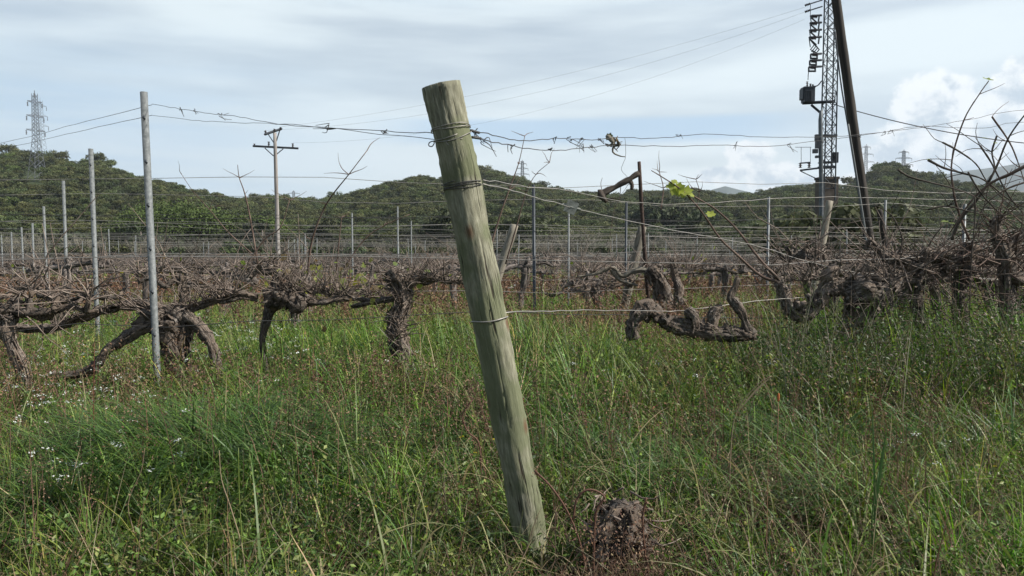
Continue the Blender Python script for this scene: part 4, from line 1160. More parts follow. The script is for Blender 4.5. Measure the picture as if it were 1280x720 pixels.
# ------------------------------------------------------------------ grasses and weeds
def blades(G, X, Y, h, w, az, lean, curl, S, col, z0=None, shape=.7, tipcol=None, wmin=.0004):
    N = len(X)
    Z = zg(X, Y) - .01 if z0 is None else z0
    phi = lean[:, None] + curl[:, None] * np.linspace(0, 1, S)[None] ** 1.3
    ds = (h / S)[:, None]
    hx = np.concatenate([np.zeros((N, 1)), np.cumsum(np.sin(phi) * ds, 1)], 1)
    hz = np.concatenate([np.zeros((N, 1)), np.cumsum(np.cos(phi) * ds, 1)], 1)
    t = np.linspace(0, 1, S + 1)[None]
    ww = np.maximum(w[:, None] * (1 - t) ** shape * (.55 + .45 * np.minimum(1, t * 4)), wmin) / 2
    tw = az + PI / 2 + R.uniform(-.9, .9, N)
    cx = X[:, None] + hx * np.cos(az)[:, None]; cy = Y[:, None] + hx * np.sin(az)[:, None]; cz = Z[:, None] + hz
    dx = np.cos(tw)[:, None] * ww; dy = np.sin(tw)[:, None] * ww
    A = np.stack([cx - dx, cy - dy, cz], -1); B = np.stack([cx + dx, cy + dy, cz], -1)
    V = np.stack([A, B], 2).reshape(N, -1, 3)          # N,(S+1)*2,3
    b = np.arange(N)[:, None] * (2 * (S + 1)); k = np.arange(S)[None] * 2
    Q = np.stack([b + k, b + k + 1, b + k + 3, b + k + 2], -1).reshape(-1, 4)
    C = np.repeat(col[:, None], 2 * (S + 1), 1)
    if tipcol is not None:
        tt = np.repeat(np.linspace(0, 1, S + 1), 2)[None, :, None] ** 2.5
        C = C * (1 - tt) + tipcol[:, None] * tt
    G.add(V.reshape(-1, 3), Q, None, None, C.reshape(-1, 3))
    return np.stack([cx[:, -1], cy[:, -1], cz[:, -1]], -1)

def flakes(G, P, s, col, up=0.):
    """small leaf shaped faces"""
    N = len(P)
    n = R.normal(size=(N, 3)); n[:, 2] += up; n /= np.linalg.norm(n, axis=1)[:, None]
    t = np.cross(n, R.normal(size=(N, 3))); t /= np.linalg.norm(t, axis=1)[:, None] + 1e-9
    b = np.cross(n, t); s = s[:, None]
    V = np.stack([P - t * s, P - b * s * .5 + n * s * .12, P + t * s, P + b * s * .5 + n * s * .12], 1).reshape(-1, 3)
    G.add(V, np.arange(4 * N).reshape(-1, 4), None, None, np.repeat(col, 4, 0))

def scatter(N, d0, d1, margin=1.0, power=1.):
    """points in the visible wedge (a bit wider), uniform per area"""
    d = np.sqrt(R.uniform(d0 * d0, d1 * d1, N)) if power == 1 else d0 + (d1 - d0) * R.rand(N) ** power
    x = R.uniform(-1, 1, N) * (.66 * d + margin)
    return x, d
GR = np.array([[.084, .142, .026], [.050, .100, .021], [.130, .190, .038], [.20, .225, .07], [.027, .052, .015]])
STRAW = np.array([[.26, .21, .12], [.20, .15, .09], [.33, .28, .18], [.15, .10, .07]])
RED = np.array([[.145, .078, .048], [.115, .07, .046], [.18, .118, .078], [.095, .055, .038]])
def pick(pal, N, j=.25, w=None):
    c = pal[R.choice(len(pal), N, p=w)]; return c * R.uniform(1 - j, 1 + j, (N, 1)) * R.uniform(.92, 1.08, (N, 3))
def greenmix(x, y, N):
    c = pick(GR, N, w=[.3, .25, .22, .08, .15])
    # patches of drier growth
    lush = (n2(x, y, 1.0, 51) + .5 * n2(x, y, 2.6, 52) + R.normal(size=N) * .2) > .25
    c[lush] = c[lush] * np.array([.9, 1.15, .8])
    dry = (n2(x, y, 1.3, 5) + .7 * n2(x, y, .45, 6) + R.normal(size=N) * .3) > .5
    c[dry] = pick(STRAW, dry.sum()) * .8
    return c
def hfield(x, y):
    return .8 + .35 * n2(x, y, 1.7, 11) + .2 * n2(x, y, 4.5, 12) + sstep(3.6, 4.8, y) * (1 - sstep(8, 11, y)) * (.28 + .36 * sstep(-2.1, -1.3, x) + .75 * sstep(1.9, 2.9, x))

def near_clear(x, y):
    """trodden, lower growth round the foot of the post and the stump"""
    return 1 - .72 * np.exp(-((x - .18) / .34) ** 2 - ((y - 2.25) / .42) ** 2)
def near_grass():
    G = Geo()
    for (N, d0, d1, S, hw, ww) in [(42000, 1.15, 3.2, 6, (.12, .44), (.0032, .0105)), (76000, 3.0, 7.2, 5, (.12, .42), (.0045, .0125)), (110000, 7.0, 15, 3, (.16, .38), (.006, .012)), (90000, 14, 34, 2, (.18, .36), (.010, .022)), (36000, 33, 75, 1, (.2, .45), (.03, .06))]:
        x, y = scatter(N, d0, d1)
        # clump: pull points toward tuft centres
        cx = np.round(x * 6 + R.normal(size=N) * .15) / 6; cy = np.round(y * 6 + R.normal(size=N) * .15) / 6
        hsh = np.sin(cx * 12.9 + cy * 78.2) * 43758.5; hsh = hsh - np.floor(hsh)
        pull = np.where(R.rand(N) < .55, .82, .25); x = x * (1 - pull) + (cx + (hsh - .5) * .14) * pull; y = y * (1 - pull) + (cy + (hsh - .5) * .14) * pull
        hf = np.clip(hfield(x, y), .35, 1.9) * (.55 + .75 * hsh)
        tone = (.55 + .85 * np.modf(hsh * 7.31)[0]) * (1 + .35 * n2(x, y, 1.2, 71) + .2 * n2(x, y, .5, 72)); warm = np.modf(hsh * 3.77)[0]
        h = R.uniform(*hw, N) * hf
        if d0 < 2: h *= np.clip((y - .6) / 1.8, .35, 1)
        w = R.uniform(*ww, N)
        az = R.uniform(0, 2 * PI, N) * .75 + n2(x, y, .9, 14) * 2.
        col = greenmix(x, y, N) * tone[:, None] * np.stack([.85 + .4 * warm, np.ones(N), 1.05 - .2 * warm], -1)
        h = h * near_clear(x, y)
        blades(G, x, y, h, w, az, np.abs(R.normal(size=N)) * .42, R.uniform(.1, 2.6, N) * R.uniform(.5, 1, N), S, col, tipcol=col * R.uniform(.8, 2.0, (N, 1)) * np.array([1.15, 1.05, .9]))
    for (N, d0, d1, ww) in [(3000, 1.3, 3.6, (.005, .013)), (5000, 3.4, 7.5, (.006, .014))]:
        x, y = scatter(N, d0, d1); keep = n2(x, y, 1.4, 41) + R.normal(size=N) * .4 > 0; x, y = x[keep], y[keep]; N = len(x)
        col = pick(np.array([[.10, .13, .045], [.16, .17, .07], [.07, .12, .035], [.24, .21, .11]]), N)
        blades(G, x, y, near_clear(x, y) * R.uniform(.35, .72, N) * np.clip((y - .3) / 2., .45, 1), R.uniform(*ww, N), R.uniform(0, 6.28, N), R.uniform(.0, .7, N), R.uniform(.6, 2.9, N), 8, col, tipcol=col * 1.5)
    o = G.build('grass', M['grass'], smooth=False); tag(o, 'long mixed green grass growing under and between the vines', 'grass', kind='stuff')
    # dark lush arching tufts left of the post
    G = Geo()
    for (px, py, n, hh, ca) in [(250, 560, 1500, .50, 0), (330, 545, 1300, .5, 0), (400, 500, 900, .42, 0), (190, 540, 600, .40, 0), (1090, 640, 300, .5, 0), (860, 600, 600, .42, 0), (560, 520, 500, .36, 0), (980, 520, 500, .4, 0), (60, 640, 400, .4, 0), (235, 570, 2600, .62, 0), (330, 590, 1500, .52, 0), (150, 600, 900, .45, 0), (470, 560, 700, .4, 0), (760, 560, 800, .42, 0), (1020, 560, 900, .5, 0), (1240, 560, 900, .5, 0), (1180, 480, 700, .42, 0), (930, 480, 500, .4, 0),(700,520,500,.4,0)]:
        d = CAMH * F / (py + 45 - HOR); c = at(px, 300, d)
        sp = .10 + n * .00006; x = c[0] + R.normal(size=n) * sp; y = d + R.normal(size=n) * sp * .8
        az = np.arctan2(y - d, x - c[0]) + R.normal(size=n) * .5; az = np.where(R.rand(n) < .5, az, PI + R.normal(size=n) * .8)
        col = pick(GR[[1, 1, 4, 0]], n)
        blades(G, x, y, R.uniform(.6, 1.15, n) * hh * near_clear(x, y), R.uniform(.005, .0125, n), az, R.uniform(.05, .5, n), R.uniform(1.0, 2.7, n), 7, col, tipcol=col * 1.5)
    tag(G.build('grass_tufts', M['grass'], smooth=False), 'dense dark arching grass tufts in the foreground', 'grass', kind='stuff')
    # straw and dry stems, and the matted thatch underneath
    G = Geo()
    for (N, d0, d1) in [(16000, 1.2, 3.6), (26000, 3.4, 9)]:
        x, y = scatter(N, d0, d1); keep = (n2(x, y, 1.6, 61) + R.normal(size=N) * .35) > -.15; x, y = x[keep], y[keep]; N = len(x)
        blades(G, x, y, R.uniform(.08, .3, N), R.uniform(.002, .005, N), R.uniform(0, 6.28, N), R.uniform(.7, 1.5, N), R.uniform(-.6, .8, N), 3, pick(np.vstack([STRAW, RED[:2]]), N, .4) * .5, z0=zg(x, y) + R.uniform(.0, .13, N), shape=.3)
    for (N, d0, d1, S, ww) in [(9000, 1.2, 3.4, 5, (.0016, .0034)), (16000, 3.2, 8, 4, (.002, .0042)), (12000, 8, 20, 2, (.004, .008)), (8000, 20, 50, 1, (.01, .02))]:
        x, y = scatter(N, d0, d1); keep = (n2(x, y, 1.1, 22) + R.normal(size=N) * .35) > -.1; x, y = x[keep], y[keep]; N = len(x)
        h = near_clear(x, y) * R.uniform(.15, .5, N) * np.clip((y - .5) / 1.6, .4, 1)
        blades(G, x, y, h, R.uniform(*ww, N), R.uniform(0, 6.28, N), np.abs(R.normal(size=N)) * .5, R.uniform(-.2, 2.2, N), S, pick(STRAW, N) * .9, shape=.35)
    tag(G.build('dry_grass', M['dry'], smooth=False), 'dry straw coloured grass stems among the green', 'grass', kind='stuff')

def red_weeds():
    G = Geo()
    def plants(N, d0, d1, cond, hh=(.3, .62), nl=46, fs=.0065, pal=RED):
        x, y = scatter(N * 3, d0, d1); k = cond(x, y); x, y = x[k][:N], y[k][:N]; n = len(x)
        if not n: return
        h = near_clear(x, y) * R.uniform(*hh, n) * np.clip((y - .4) / 1.8, .4, 1); az = R.uniform(0, 6.28, n); lean = np.abs(R.normal(size=n)) * .18; curl = R.uniform(0, .5, n)
        blades(G, x, y, h, np.full(n, .0028) + y * .0003, az, lean, curl, 4, pick(pal, n), shape=.3)
        t = R.beta(3, 1.3, (n, nl)); ph = lean[:, None] + curl[:, None] * t * .5
        rr = np.sin(ph) * h[:, None] * t
        P = np.stack([x[:, None] + rr * np.cos(az)[:, None], y[:, None] + rr * np.sin(az)[:, None], zg(x, y)[:, None] + np.cos(ph) * h[:, None] * t], -1)
        P = P + R.normal(size=P.shape) * np.array([.022, .022, .012])
        P = P.reshape(-1, 3); col = np.repeat(pick(pal, n), nl, 0) * R.uniform(.7, 1.4, (n * nl, 1))
        flakes(G, P, R.uniform(.5, 1.3, n * nl) * fs * np.repeat(np.clip(y / 4, .7, 4), nl), col)
    patch = lambda x, y: (n2(x, y, .8, 31) + .5 * n2(x, y, 2.1, 32) + R.normal(size=len(x)) * .25) > .15
    plants(380, 1.4, 3.6, patch, nl=60, fs=.0055)
    plants(1700, 3.4, 8.5, patch, nl=40, fs=.007)
    plants(4200, 7, 22, lambda x, y: n2(x, y, .8, 31) + R.normal(size=len(x)) * .4 > -.2, nl=20, fs=.007)
    plants(3000, 20, 60, lambda x, y: R.rand(len(x)) < .8, nl=8, fs=.006, pal=np.vstack([RED, STRAW * .7]))
    tag(G.build('red_weeds', M['dry'], smooth=False), 'reddish brown dried weeds gone to seed across the field', 'weeds', kind='stuff')

def forbs():
    G = Geo()
    for (N, d0, d1, nl, fs) in [(3200, 1.3, 3.6, 34, .014), (7000, 3.4, 9, 24, .017), (6000, 9, 24, 10, .018)]:
        x, y = scatter(N, d0, d1); h = near_clear(x, y) * R.uniform(.08, .34, N) * np.clip(hfield(x, y), .4, 1.3) * np.clip(y / 2.4, .5, 1)
        blades(G, x, y, h, np.full(N, .003), R.uniform(0, 6.28, N), R.uniform(0, .4, N), R.uniform(-.3, .5, N), 2, pick(GR, N), shape=.3)
        t = R.uniform(.2, 1.05, (N, nl))
        P = np.stack([np.repeat(x[:, None], nl, 1), np.repeat(y[:, None], nl, 1), zg(x, y)[:, None] + h[:, None] * t], -1)
        P = P + R.normal(size=P.shape) * np.array([.05, .05, .015]); P = P.reshape(-1, 3)
        col = np.repeat(pick(GR, N, w=[.3, .2, .3, .1, .1]), nl, 0) * R.uniform(.75, 1.35, (N * nl, 1))
        flakes(G, P, R.uniform(.4, 1.1, N * nl) * fs, col, up=.8)
    # taller leafy weeds under the right hand vines
    N = 760; x = R.uniform(1.55, 4.6, N); y = R.uniform(4.2, 5.9, N); h = R.uniform(.35, .62, N) + .30 * R.rand(N) * sstep(1.8, 2.8, x); nl = 44
    blades(G, x, y, h, np.full(N, .005), R.uniform(0, 6.28, N), R.uniform(0, .35, N), R.uniform(-.3, .5, N), 3, pick(GR, N), shape=.3)
    N2 = 900; x2 = R.uniform(1.5, 4.8, N2); y2 = R.uniform(4.0, 5.9, N2)
    blades(G, x2, y2, R.uniform(.4, 1.0, N2), np.full(N2, .0042), R.uniform(0, 6.28, N2), R.uniform(0, .5, N2), R.uniform(-.2, 1., N2), 4, pick(np.array([[.22, .20, .15], [.12, .10, .075], [.07, .085, .04]]), N2), shape=.3)
    t = R.uniform(.1, 1.0, (N, nl)) ** .8
    P = np.stack([np.repeat(x[:, None], nl, 1), np.repeat(y[:, None], nl, 1), zg(x, y)[:, None] + h[:, None] * t], -1)
    P = P + R.normal(size=P.shape) * np.array([.05, .05, .02]); P = P.reshape(-1, 3)
    flakes(G, P, R.uniform(.4, 1.2, N * nl) * .013, np.repeat(pick(np.vstack([GR[[1, 4, 4]], [[.075, .07, .035], [.10, .085, .055]]]), N), nl, 0) * R.uniform(.7, 1.3, (N * nl, 1)), up=.6)
    tag(G.build('weeds', M['grass'], smooth=False), 'small leafy green weeds growing through the grass', 'weeds', kind='stuff')

def flowers():
    G = Geo(); S = Geo()
    def umbel(x, y, h, n, r, s, colr):
        N = len(x)
        tip = blades(S, x, y, h, np.full(N, .003), R.uniform(0, 6.28, N), R.uniform(0, .2, N), R.uniform(-.2, .3, N), 3, pick(GR, N), shape=.2)
        P = tip[:, None] + R.normal(size=(N, n, 3)) * np.array([r, r, r * .4]); P = P.reshape(-1, 3)
        flakes(G, P, R.uniform(.6, 1.2, N * n) * s, np.array(colr)[None] * R.uniform(.75, 1.1, (N * n, 1)), up=2.2)
    for (x0, x1, y0, y1, n) in [(0, 170, 425, 505, 110), (170, 380, 395, 450, 150), (0, 240, 440, 600, 40), (1100, 1230, 525, 580, 9), (240, 560, 420, 480, 14), (600, 700, 330, 360, 40), (700, 1000, 420, 470, 14), (40, 330, 330, 420, 40)]:
        px = R.uniform(x0, x1, n); py = R.uniform(y0, y1, n); h = R.uniform(.20, .42, n)
        g = np.round(px / 28) * 28; px = np.where(R.rand(n) < .35, g + R.normal(size=n) * 7, px)
        d = (CAMH - h) * F / np.maximum(py - HOR, 20); x = (px - 640) / F * d
        umbel(x, d, h, 10, .009 + .0006 * d.mean(), .004 + .00045 * d.mean(), (.72, .74, .70))
    x, y = scatter(70, 1.6, 7); umbel(x, y, R.uniform(.15, .3, 70), 5, .004, .006, (.60, .48, .03))
    S.C  # stems
    for V, Q, A, C in zip(S.V, S.Q, S.A, S.C): pass
    tag(G.build('white_flowers', M['petal'], smooth=False), 'scattered white wildflower heads among the grass at left', 'flowers', kind='stuff')
    tag(S.build('flower_stems', M['grass'], smooth=False), 'thin green stems carrying the wildflowers', 'flower stems', kind='stuff')
near_grass(); red_weeds(); forbs(); flowers()

# individually visible stalks in the foreground
def stalk(pp, r, col, label, name='grass_stalk', leaf=(), mat='grass', cat='grass stalk'):
    P = [at(*p) for p in pp]; z = float(zg(P[0][0], P[0][1]))
    base = P[0].copy(); base[2] = z - .02
    e = empty(name, (base[0], base[1], z))
    G = Geo(); tube(G, [base] + P, [r * 1.3] + list(np.linspace(r, r * .5, len(P))), n=6, sub=4, col=col); G.build('stem', M[mat], e)
    for lp, w in leaf:
        L = catmull([at(*p) for p in lp], 5); n = len(L); t = np.linspace(0, 1, n); G = Geo()
        ww = w * np.sin(np.clip(t * 1.15 + .12, 0, 1) * PI * .5) * (1 - t) ** .55
        T_ = np.gradient(L, axis=0); s = np.cross(T_, [.3, 1, .3]); s /= np.linalg.norm(s, axis=1)[:, None] + 1e-9
        mid = L + np.cross(T_, s) * .0
        V = np.vstack([L - s * ww[:, None], L + np.array([0, .15 * w, -.25 * w]), L + s * ww[:, None]])
        Q = [[i, i + 1, n + i + 1, n + i] for i in range(n - 1)] + [[n + i, n + i + 1, 2 * n + i + 1, 2 * n + i] for i in range(n - 1)]
        G.add(V, Q, None, None, col); G.build('blade', M[mat], e)
    tag(e, label, cat, 'single foreground stalks')
g1, g2, g3 = np.array((.16, .21, .05)), np.array((.24, .19, .12)), np.array((.07, .13, .04))
stalk([(303, 690, 2.3), (299, 620, 2.3), (298, 560, 2.3)], .0022, g1, 'straight green grass stalk in the left foreground beside a curled straw blade')
stalk([(305, 700, 2.25), (290, 640, 2.25), (277, 600, 2.25), (274, 563, 2.25)], .0022, g2, 'curved straw coloured stalk in the left foreground', mat='dry')
stalk([(375, 700, 2.15), (366, 672, 2.15), (350, 628, 2.15), (331, 574, 2.15)], .0022, g1, 'bent green stalk with yellowing blades left of centre', leaf=[([(366, 672, 2.15), (352, 700, 2.1), (348, 722, 2.05)], .006), ([(366, 672, 2.15), (378, 662, 2.15), (394, 658, 2.15)], .005), ([(349, 625, 2.15), (340, 600, 2.15), (331, 572, 2.15)], .005)])
stalk([(1092, 710, 2.3), (1090, 650, 2.3), (1098, 590, 2.3)], .003, g3, 'upright broad green blade plant in the right foreground', leaf=[([(1092, 650, 2.3), (1100, 590, 2.3), (1108, 540, 2.3)], .008), ([(1092, 690, 2.3), (1094, 640, 2.3), (1090, 500, 2.35)], .006)])
stalk([(1240, 735, 2.1), (1236, 700, 2.1)], .002, g1, 'arching yellow green blade at the lower right corner', leaf=[([(1207, 672, 2.1), (1230, 665, 2.1), (1250, 680, 2.1), (1268, 705, 2.1), (1275, 722, 2.1)], .007)])
stalk([(42, 715, 2.2), (47, 650, 2.2), (45, 590, 2.2)], .0024, g1 * .8, 'straight green stalk nearest the lower left corner')
stalk([(25, 710, 2.3), (22, 660, 2.3), (0, 632, 2.3)], .002, g1, 'pale green stalk leaning out past the left edge')
stalk([(118, 560, 3.4), (117, 500, 3.4), (118, 430, 3.4)], .0022, np.array((.14, .05, .035)), 'tall reddish stem in front of the second steel post', mat='dry')
stalk([(682, 520, 3.2), (684, 480, 3.2), (686, 445, 3.2)], .002, g1, 'thin upright grass stalk just right of the wooden post')
stalk([(913, 570, 2.9), (921, 515, 2.9), (948, 480, 2.9), (965, 470, 2.9)], .0022, g2, 'bleached stalk curving right below the broken cordon', mat='dry', leaf=[([(925, 512, 2.9), (945, 488, 2.9), (965, 470, 2.9)], .006)])
stalk([(848, 620, 2.6), (850, 560, 2.6), (846, 505, 2.6)], .0018, g1 * .8, 'slim green stalk right of the old stump')
stalk([(170, 680, 2.4), (160, 630, 2.4), (176, 590, 2.4), (181, 560, 2.4)], .0018, g2 * .8, 'wavy pale stalk in the lower left grass', mat='dry')

# brambles
for i, (pp, lab) in enumerate([([(735, 740, 2.4), (728, 690, 2.4), (712, 645, 2.4), (690, 610, 2.4), (668, 588, 2.42)], 'reddish bramble shoot leaning against the lit side of the wooden post'),
                          ([(742, 700, 2.35), (745, 640, 2.35), (756, 622, 2.35), (738, 612, 2.35), (722, 622, 2.35), (716, 650, 2.35)], 'arched furry bramble shoot over the old stump'),
                          ([(810, 720, 2.3), (806, 690, 2.3), (803, 650, 2.3), (808, 622, 2.3)], 'brown leafy weed stem right of the old stump'),
                          ([(600, 560, 3.2), (585, 540, 3.2), (578, 520, 3.2), (590, 500, 3.2)], 'reddish bramble shoot left of the wooden post')]):
    rs = np.random.RandomState(90 + i); P = [at(*p) for p in pp]; z = float(zg(P[0][0], P[0][1])); e = empty('bramble_shoot', (P[0][0], P[0][1], z))
    G = Geo(); tube(G, [np.array([P[0][0], P[0][1], z])] + P, [.004] * 2 + [.0035] * (len(P) - 1), n=6, sub=5, col=(.12, .065, .045)); G.build('stem', M['dry'], e)
    G = Geo(); C = catmull(P, 12)
    pp_ = C[rs.randint(0, len(C), 150)] + rs.normal(size=(150, 3)) * .007
    flakes(G, pp_, rs.uniform(.002, .006, 150), np.array([[.14, .08, .058]]) * rs.uniform(.6, 1.5, (150, 1))); G.build('leaf_fringe', M['dry'], e)['kind'] = 'stuff'
    tag(e, lab, 'bramble')
# rusty brown weed mass between post and stump (uncountable)
def brown_mass():
    G = Geo()
    for (px, py, n, s) in [(738, 720, 420, .045), (822, 706, 560, .055), (775, 722, 620, .06), (800, 690, 260, .04), (640, 590, 300, .05), (585, 610, 700, .12), (370, 520, 700, .15), (120, 600, 500, .14), (1060, 600, 800, .2), (1200, 620, 900, .25), (950, 620, 700, .16), (420, 660, 700, .14), (290, 480, 300, .1)]:
        d = (CAMH - .18) * F / (py - HOR); c = at(px, 300, d)
        P = np.stack([c[0] + R.normal(size=n) * s, d + R.normal(size=n) * s * .6, R.uniform(.05, .32, n)], -1)
        blades(G, P[:, 0], P[:, 1], R.uniform(.08, .26, n), np.full(n, .0022), R.uniform(0, 6.28, n), R.uniform(0, .8, n), R.uniform(0, 1.5, n), 3, pick(np.vstack([RED, STRAW[[1, 3]]]), n), shape=.3)
        flakes(G, P, R.uniform(.002, .007, n), pick(np.vstack([RED, STRAW[[1, 3]]]), n))
    for (px, py, n, s) in [(20, 415, 500, .16), (215, 440, 600, .2), (330, 430, 600, .2), (400, 430, 500, .22), (495, 430, 700, .16), (440, 420, 500, .2)]:
        d = 4.75; c = at(px, py, d); x = c[0] + R.normal(size=n) * s; y = d + R.normal(size=n) * .12
        pal = np.vstack([GR[[0, 1, 1, 2]], RED[[1, 3]], STRAW[[1]]])
        blades(G, x, y, R.uniform(.2, .5, n), R.uniform(.003, .008, n), R.uniform(0, 6.28, n), R.uniform(0, .5, n), R.uniform(.2, 2., n), 5, pick(pal, n))
        P = np.stack([x, y, zg(x, y) + R.uniform(.1, .42, n)], -1); flakes(G, P, R.uniform(.004, .012, n), pick(pal, n))
    tag(G.build('brown_weeds', M['dry'], smooth=False), 'tangled brown and green weeds around stump, vine feet and foreground', 'weeds', kind='stuff')
brown_mass()
G = Geo(); c = at(973, 497, 3.0)
tube(G, [c + np.array([0, 0, -.015]), c, c + np.array([.001, 0, .016])], [.003, .005, .003], n=8, sub=3, col=(.42, .13, .05)); 
tube(G, [np.array([c[0], c[1], 0]), c + np.array([0, 0, -.01])], [.002, .0018], n=5, sub=1, col=(.18, .10, .06))
tag(G.build('orange_bud', M['dry'], origin=c), 'small orange bud on a stem below the stout grapevine', 'bud')

# ------------------------------------------------------------------ power line things
def insulator(G, a, b, r, n=5):
    a, b = np.array(a, float), np.array(b, float)
    pts, rad = [], []
    for i in range(n):
        for t, rr in ((.1, .45), (.45, 1), (.6, .45)):
            pts.append(a + (b - a) * (i + t) / n); rad.append(r * rr)
    tube(G, pts, rad, n=8, sub=1)

def utility_pole():
    d = 50.0; top = at(343.5, 166, d); z0 = float(zg(top[0], d)); e = empty('utility_pole', (top[0], d, z0)); X = top[0]
    def w(px, py, dd=0): return at(px, py, d + dd)
    G = Geo(); tube(G, [(X + .1, d, z0 - .5), (X + .05, d, (z0 + top[2]) / 2), (X, d, top[2])], [.15, .13, .105], n=12, sub=4, rough=.02); G.build('pole', M['pole_pale'], e)
    G = Geo(); c1, c2 = w(316, 182.5, -.2), w(373, 185.5, .3); bar(G, c1, c2, .13); G.build('crossarm', M['dark_steel'], e)
    G = Geo(); bar(G, w(331, 185), w(342, 195), .06); bar(G, w(354, 186), w(344.5, 194), .06); G.build('brace', M['dark_steel'], e)
    G = Geo(); bar(G, w(331, 168, -.8), w(352, 161, .8), .16); G.build('crossarm', M['dark_steel'], e); G = Geo(); bar(G, w(334, 166, .3), w(342, 178), .07); G.build('brace', M['dark_steel'], e); G = Geo(); bar(G, w(350, 162), w(345, 178), .07); G.build('brace', M['dark_steel'], e)
    for (a, b) in (((318, 184), (318, 179)), ((366, 184.5), (366, 178.5)), ((336, 184), (336, 176)), ((333, 167), (331, 163)), ((343, 165), (343, 160.5)), ((350, 162), (351, 158.5))):
        G = Geo(); insulator(G, w(*a), w(*b), .09, 3); G.build('insulator', M['insul'], e)
    tag(e, 'pale wooden utility pole with two crossarms rising above the vineyard', 'utility pole')
utility_pole()

def tower():
    d = 40.0; z0 = float(zg(at(1033, 300, d)[0], d)); c = at(1033, 300, d); X = c[0]
    e = empty('transformer_tower', (X, d, z0)); zt = at(1033, -70, d)[2]; zb = at(1033, 236, d)[2]
    w = lambda px, py, dd=0: at(px, py, d + dd)
    hw = .25
    G = Geo()
    for sx in (-1, 1):
        for sy in (-1, 1): bar(G, (X + sx * hw * 1.12, d + sy * hw * 1.12, zb - .6), (X + sx * hw, d + sy * hw, zt), .075)
    G.build('leg_frame', M['dark_steel'], e)
    G = Geo(); n = 24; zs = np.linspace(zb, zt, n)
    for i in range(n - 1):
        s = 1 if i % 2 else -1
        for sy in (-1, 1):
            bar(G, (X - s * hw, d + sy * hw, zs[i]), (X + s * hw, d + sy * hw, zs[i + 1]), .04)
            bar(G, (X + s * hw, d + sy * hw, zs[i]), (X - s * hw, d + sy * hw, zs[i + 1]), .03)
            bar(G, (X + sy * hw, d - s * hw, zs[i]), (X + sy * hw, d + s * hw, zs[i + 1]), .035)
        if i % 3 == 0: bar(G, (X - hw, d - hw, zs[i]), (X + hw, d - hw, zs[i]), .05)
    G.build('lattice', M['dark_steel'], e)
    # transformer and its bracket
    G = Geo(); box(G, w(1010, 119, -.1), (.50, .55, .74)); box(G, w(1003.5, 118, -.1), (.17, .5, .52))
    for i in range(5): box(G, w(1006 + i * 2, 120, -.4), (.02, .05, .55))
    box(G, w(1010, 110, -.1), (.56, .6, .05)); tank = G.build('transformer_tank', M['dark_steel'], e)
    for px, py in ((1009, 101), (1013, 104), (1016, 105)):
        G = Geo(); insulator(G, w(px, 110, -.1), w(px, py, -.1), .07, 4); G.build('bushing', M['insul'], tank)
    G = Geo(); bar(G, w(1003, 129, -.1), w(1040, 127, -.1), .15); bar(G, w(1003, 129, .2), w(1040, 127, .2), .15); bar(G, w(1014, 131, 0), w(1028, 143, 0), .13); G.build('bracket', M['dark_steel'], e)
    # switch frames above
    rs = np.random.RandomState(4)
    for (y0, cols) in ((20, 3), (29, 3), (38, 3), (47, 3), (68, 2), (76, 2), (84, 2)):
        G = Geo(); off = (y0 - 20) * -.06
        a, b = (1013 + off, 1027) if y0 < 60 else (1011 + (84 - y0) * .15, 1027)
        bar(G, w(a, y0, -.5), w(b, y0 - 1, -.3), .11)
        if y0 < 60: bar(G, w(a + 1, y0 + 2, -.5), w(a + 9, y0 + 9, -.4), .09); bar(G, w(a, y0, -.5), w(a + 1.5, y0 + 12, -.5), .05); bar(G, w(b - 3, y0, -.34), w(b - 4, y0 + 8, -.34), .08)
        else: bar(G, w(a, y0, -.5), w(a, y0 + 6, -.5), .09); bar(G, w(a + 8, y0, -.5), w(a + 8, y0 + 6, -.5), .09); bar(G, w(a, y0 + 5, -.5), w(a + 8, y0 + 5, -.5), .09)
        G.build('switch_frame', M['dark_steel'], e)
        G = Geo(); insulator(G, w(a + 2, y0 + .5, -.5), w(a + 9, y0 + .5, -.5), .10, 4); G.build('insulator', M['insul'], e)
    for q in range(4):
        G = Geo(); tube(G, [w(1013 + q * 2, 50 + q * 2, -.4), w(1018 + q * 2, 56 + q * 2, -.4), w(1013 + q * 1.5, 62 + q * 2.5, -.4), w(1019 + q * 2, 65 + q, -.4)], .035, n=5, sub=1); G.build('jumper', M['dark_steel'], e)
    for y0 in (4, 12):
        G = Geo(); bar(G, w(1012, y0 + 1, -.2), w(1028, y0 - 4, 0), .06); bar(G, w(1013, y0 + 1, -.2), w(1013, y0 + 12, -.2), .03); G.build('bracket', M['dark_steel'], e)
        G = Geo(); insulator(G, w(1006, y0 + 3, -.2), w(1013, y0 + .5, -.2), .07, 4); G.build('insulator', M['insul'], e)
    # grey tube in front and things on it
    G = Geo(); tube(G, [w(1026.5, 330, -.6), w(1026.5, 230, -.6), w(1025.5, 150, -.6), (w(1027.5, 138, -.45))], [.11, .105, .10, .06], n=12, sub=2); G.build('conduit', M['mid_steel'], e)
    for (px, py, sx, sz) in ((1021, 172, .16, .3), (1022, 181, .2, .35), (1019, 189, .22, .2), (1021, 196, .12, .12)):
        G = Geo(); box(G, w(px, py, -.6), (sx, .2, sz)); G.build('junction_box', M['dark_steel'], e)
    G = Geo(); box(G, w(1043.5, 197, -.1), (.28, .25, .52)); G.build('meter_cabinet', M['dark_steel'], e)
    G = Geo(); box(G, w(1033, 203, -.2), (.62, .6, .06)); G.build('platform', M['dark_steel'], e); G = Geo(); box(G, w(1033, 209, -.2), (.66, .62, .1)); G.build('platform', M['dark_steel'], e); G = Geo(); box(G, w(1035, 170, -.2), (.7, .6, .08)); G.build('platform', M['dark_steel'], e)
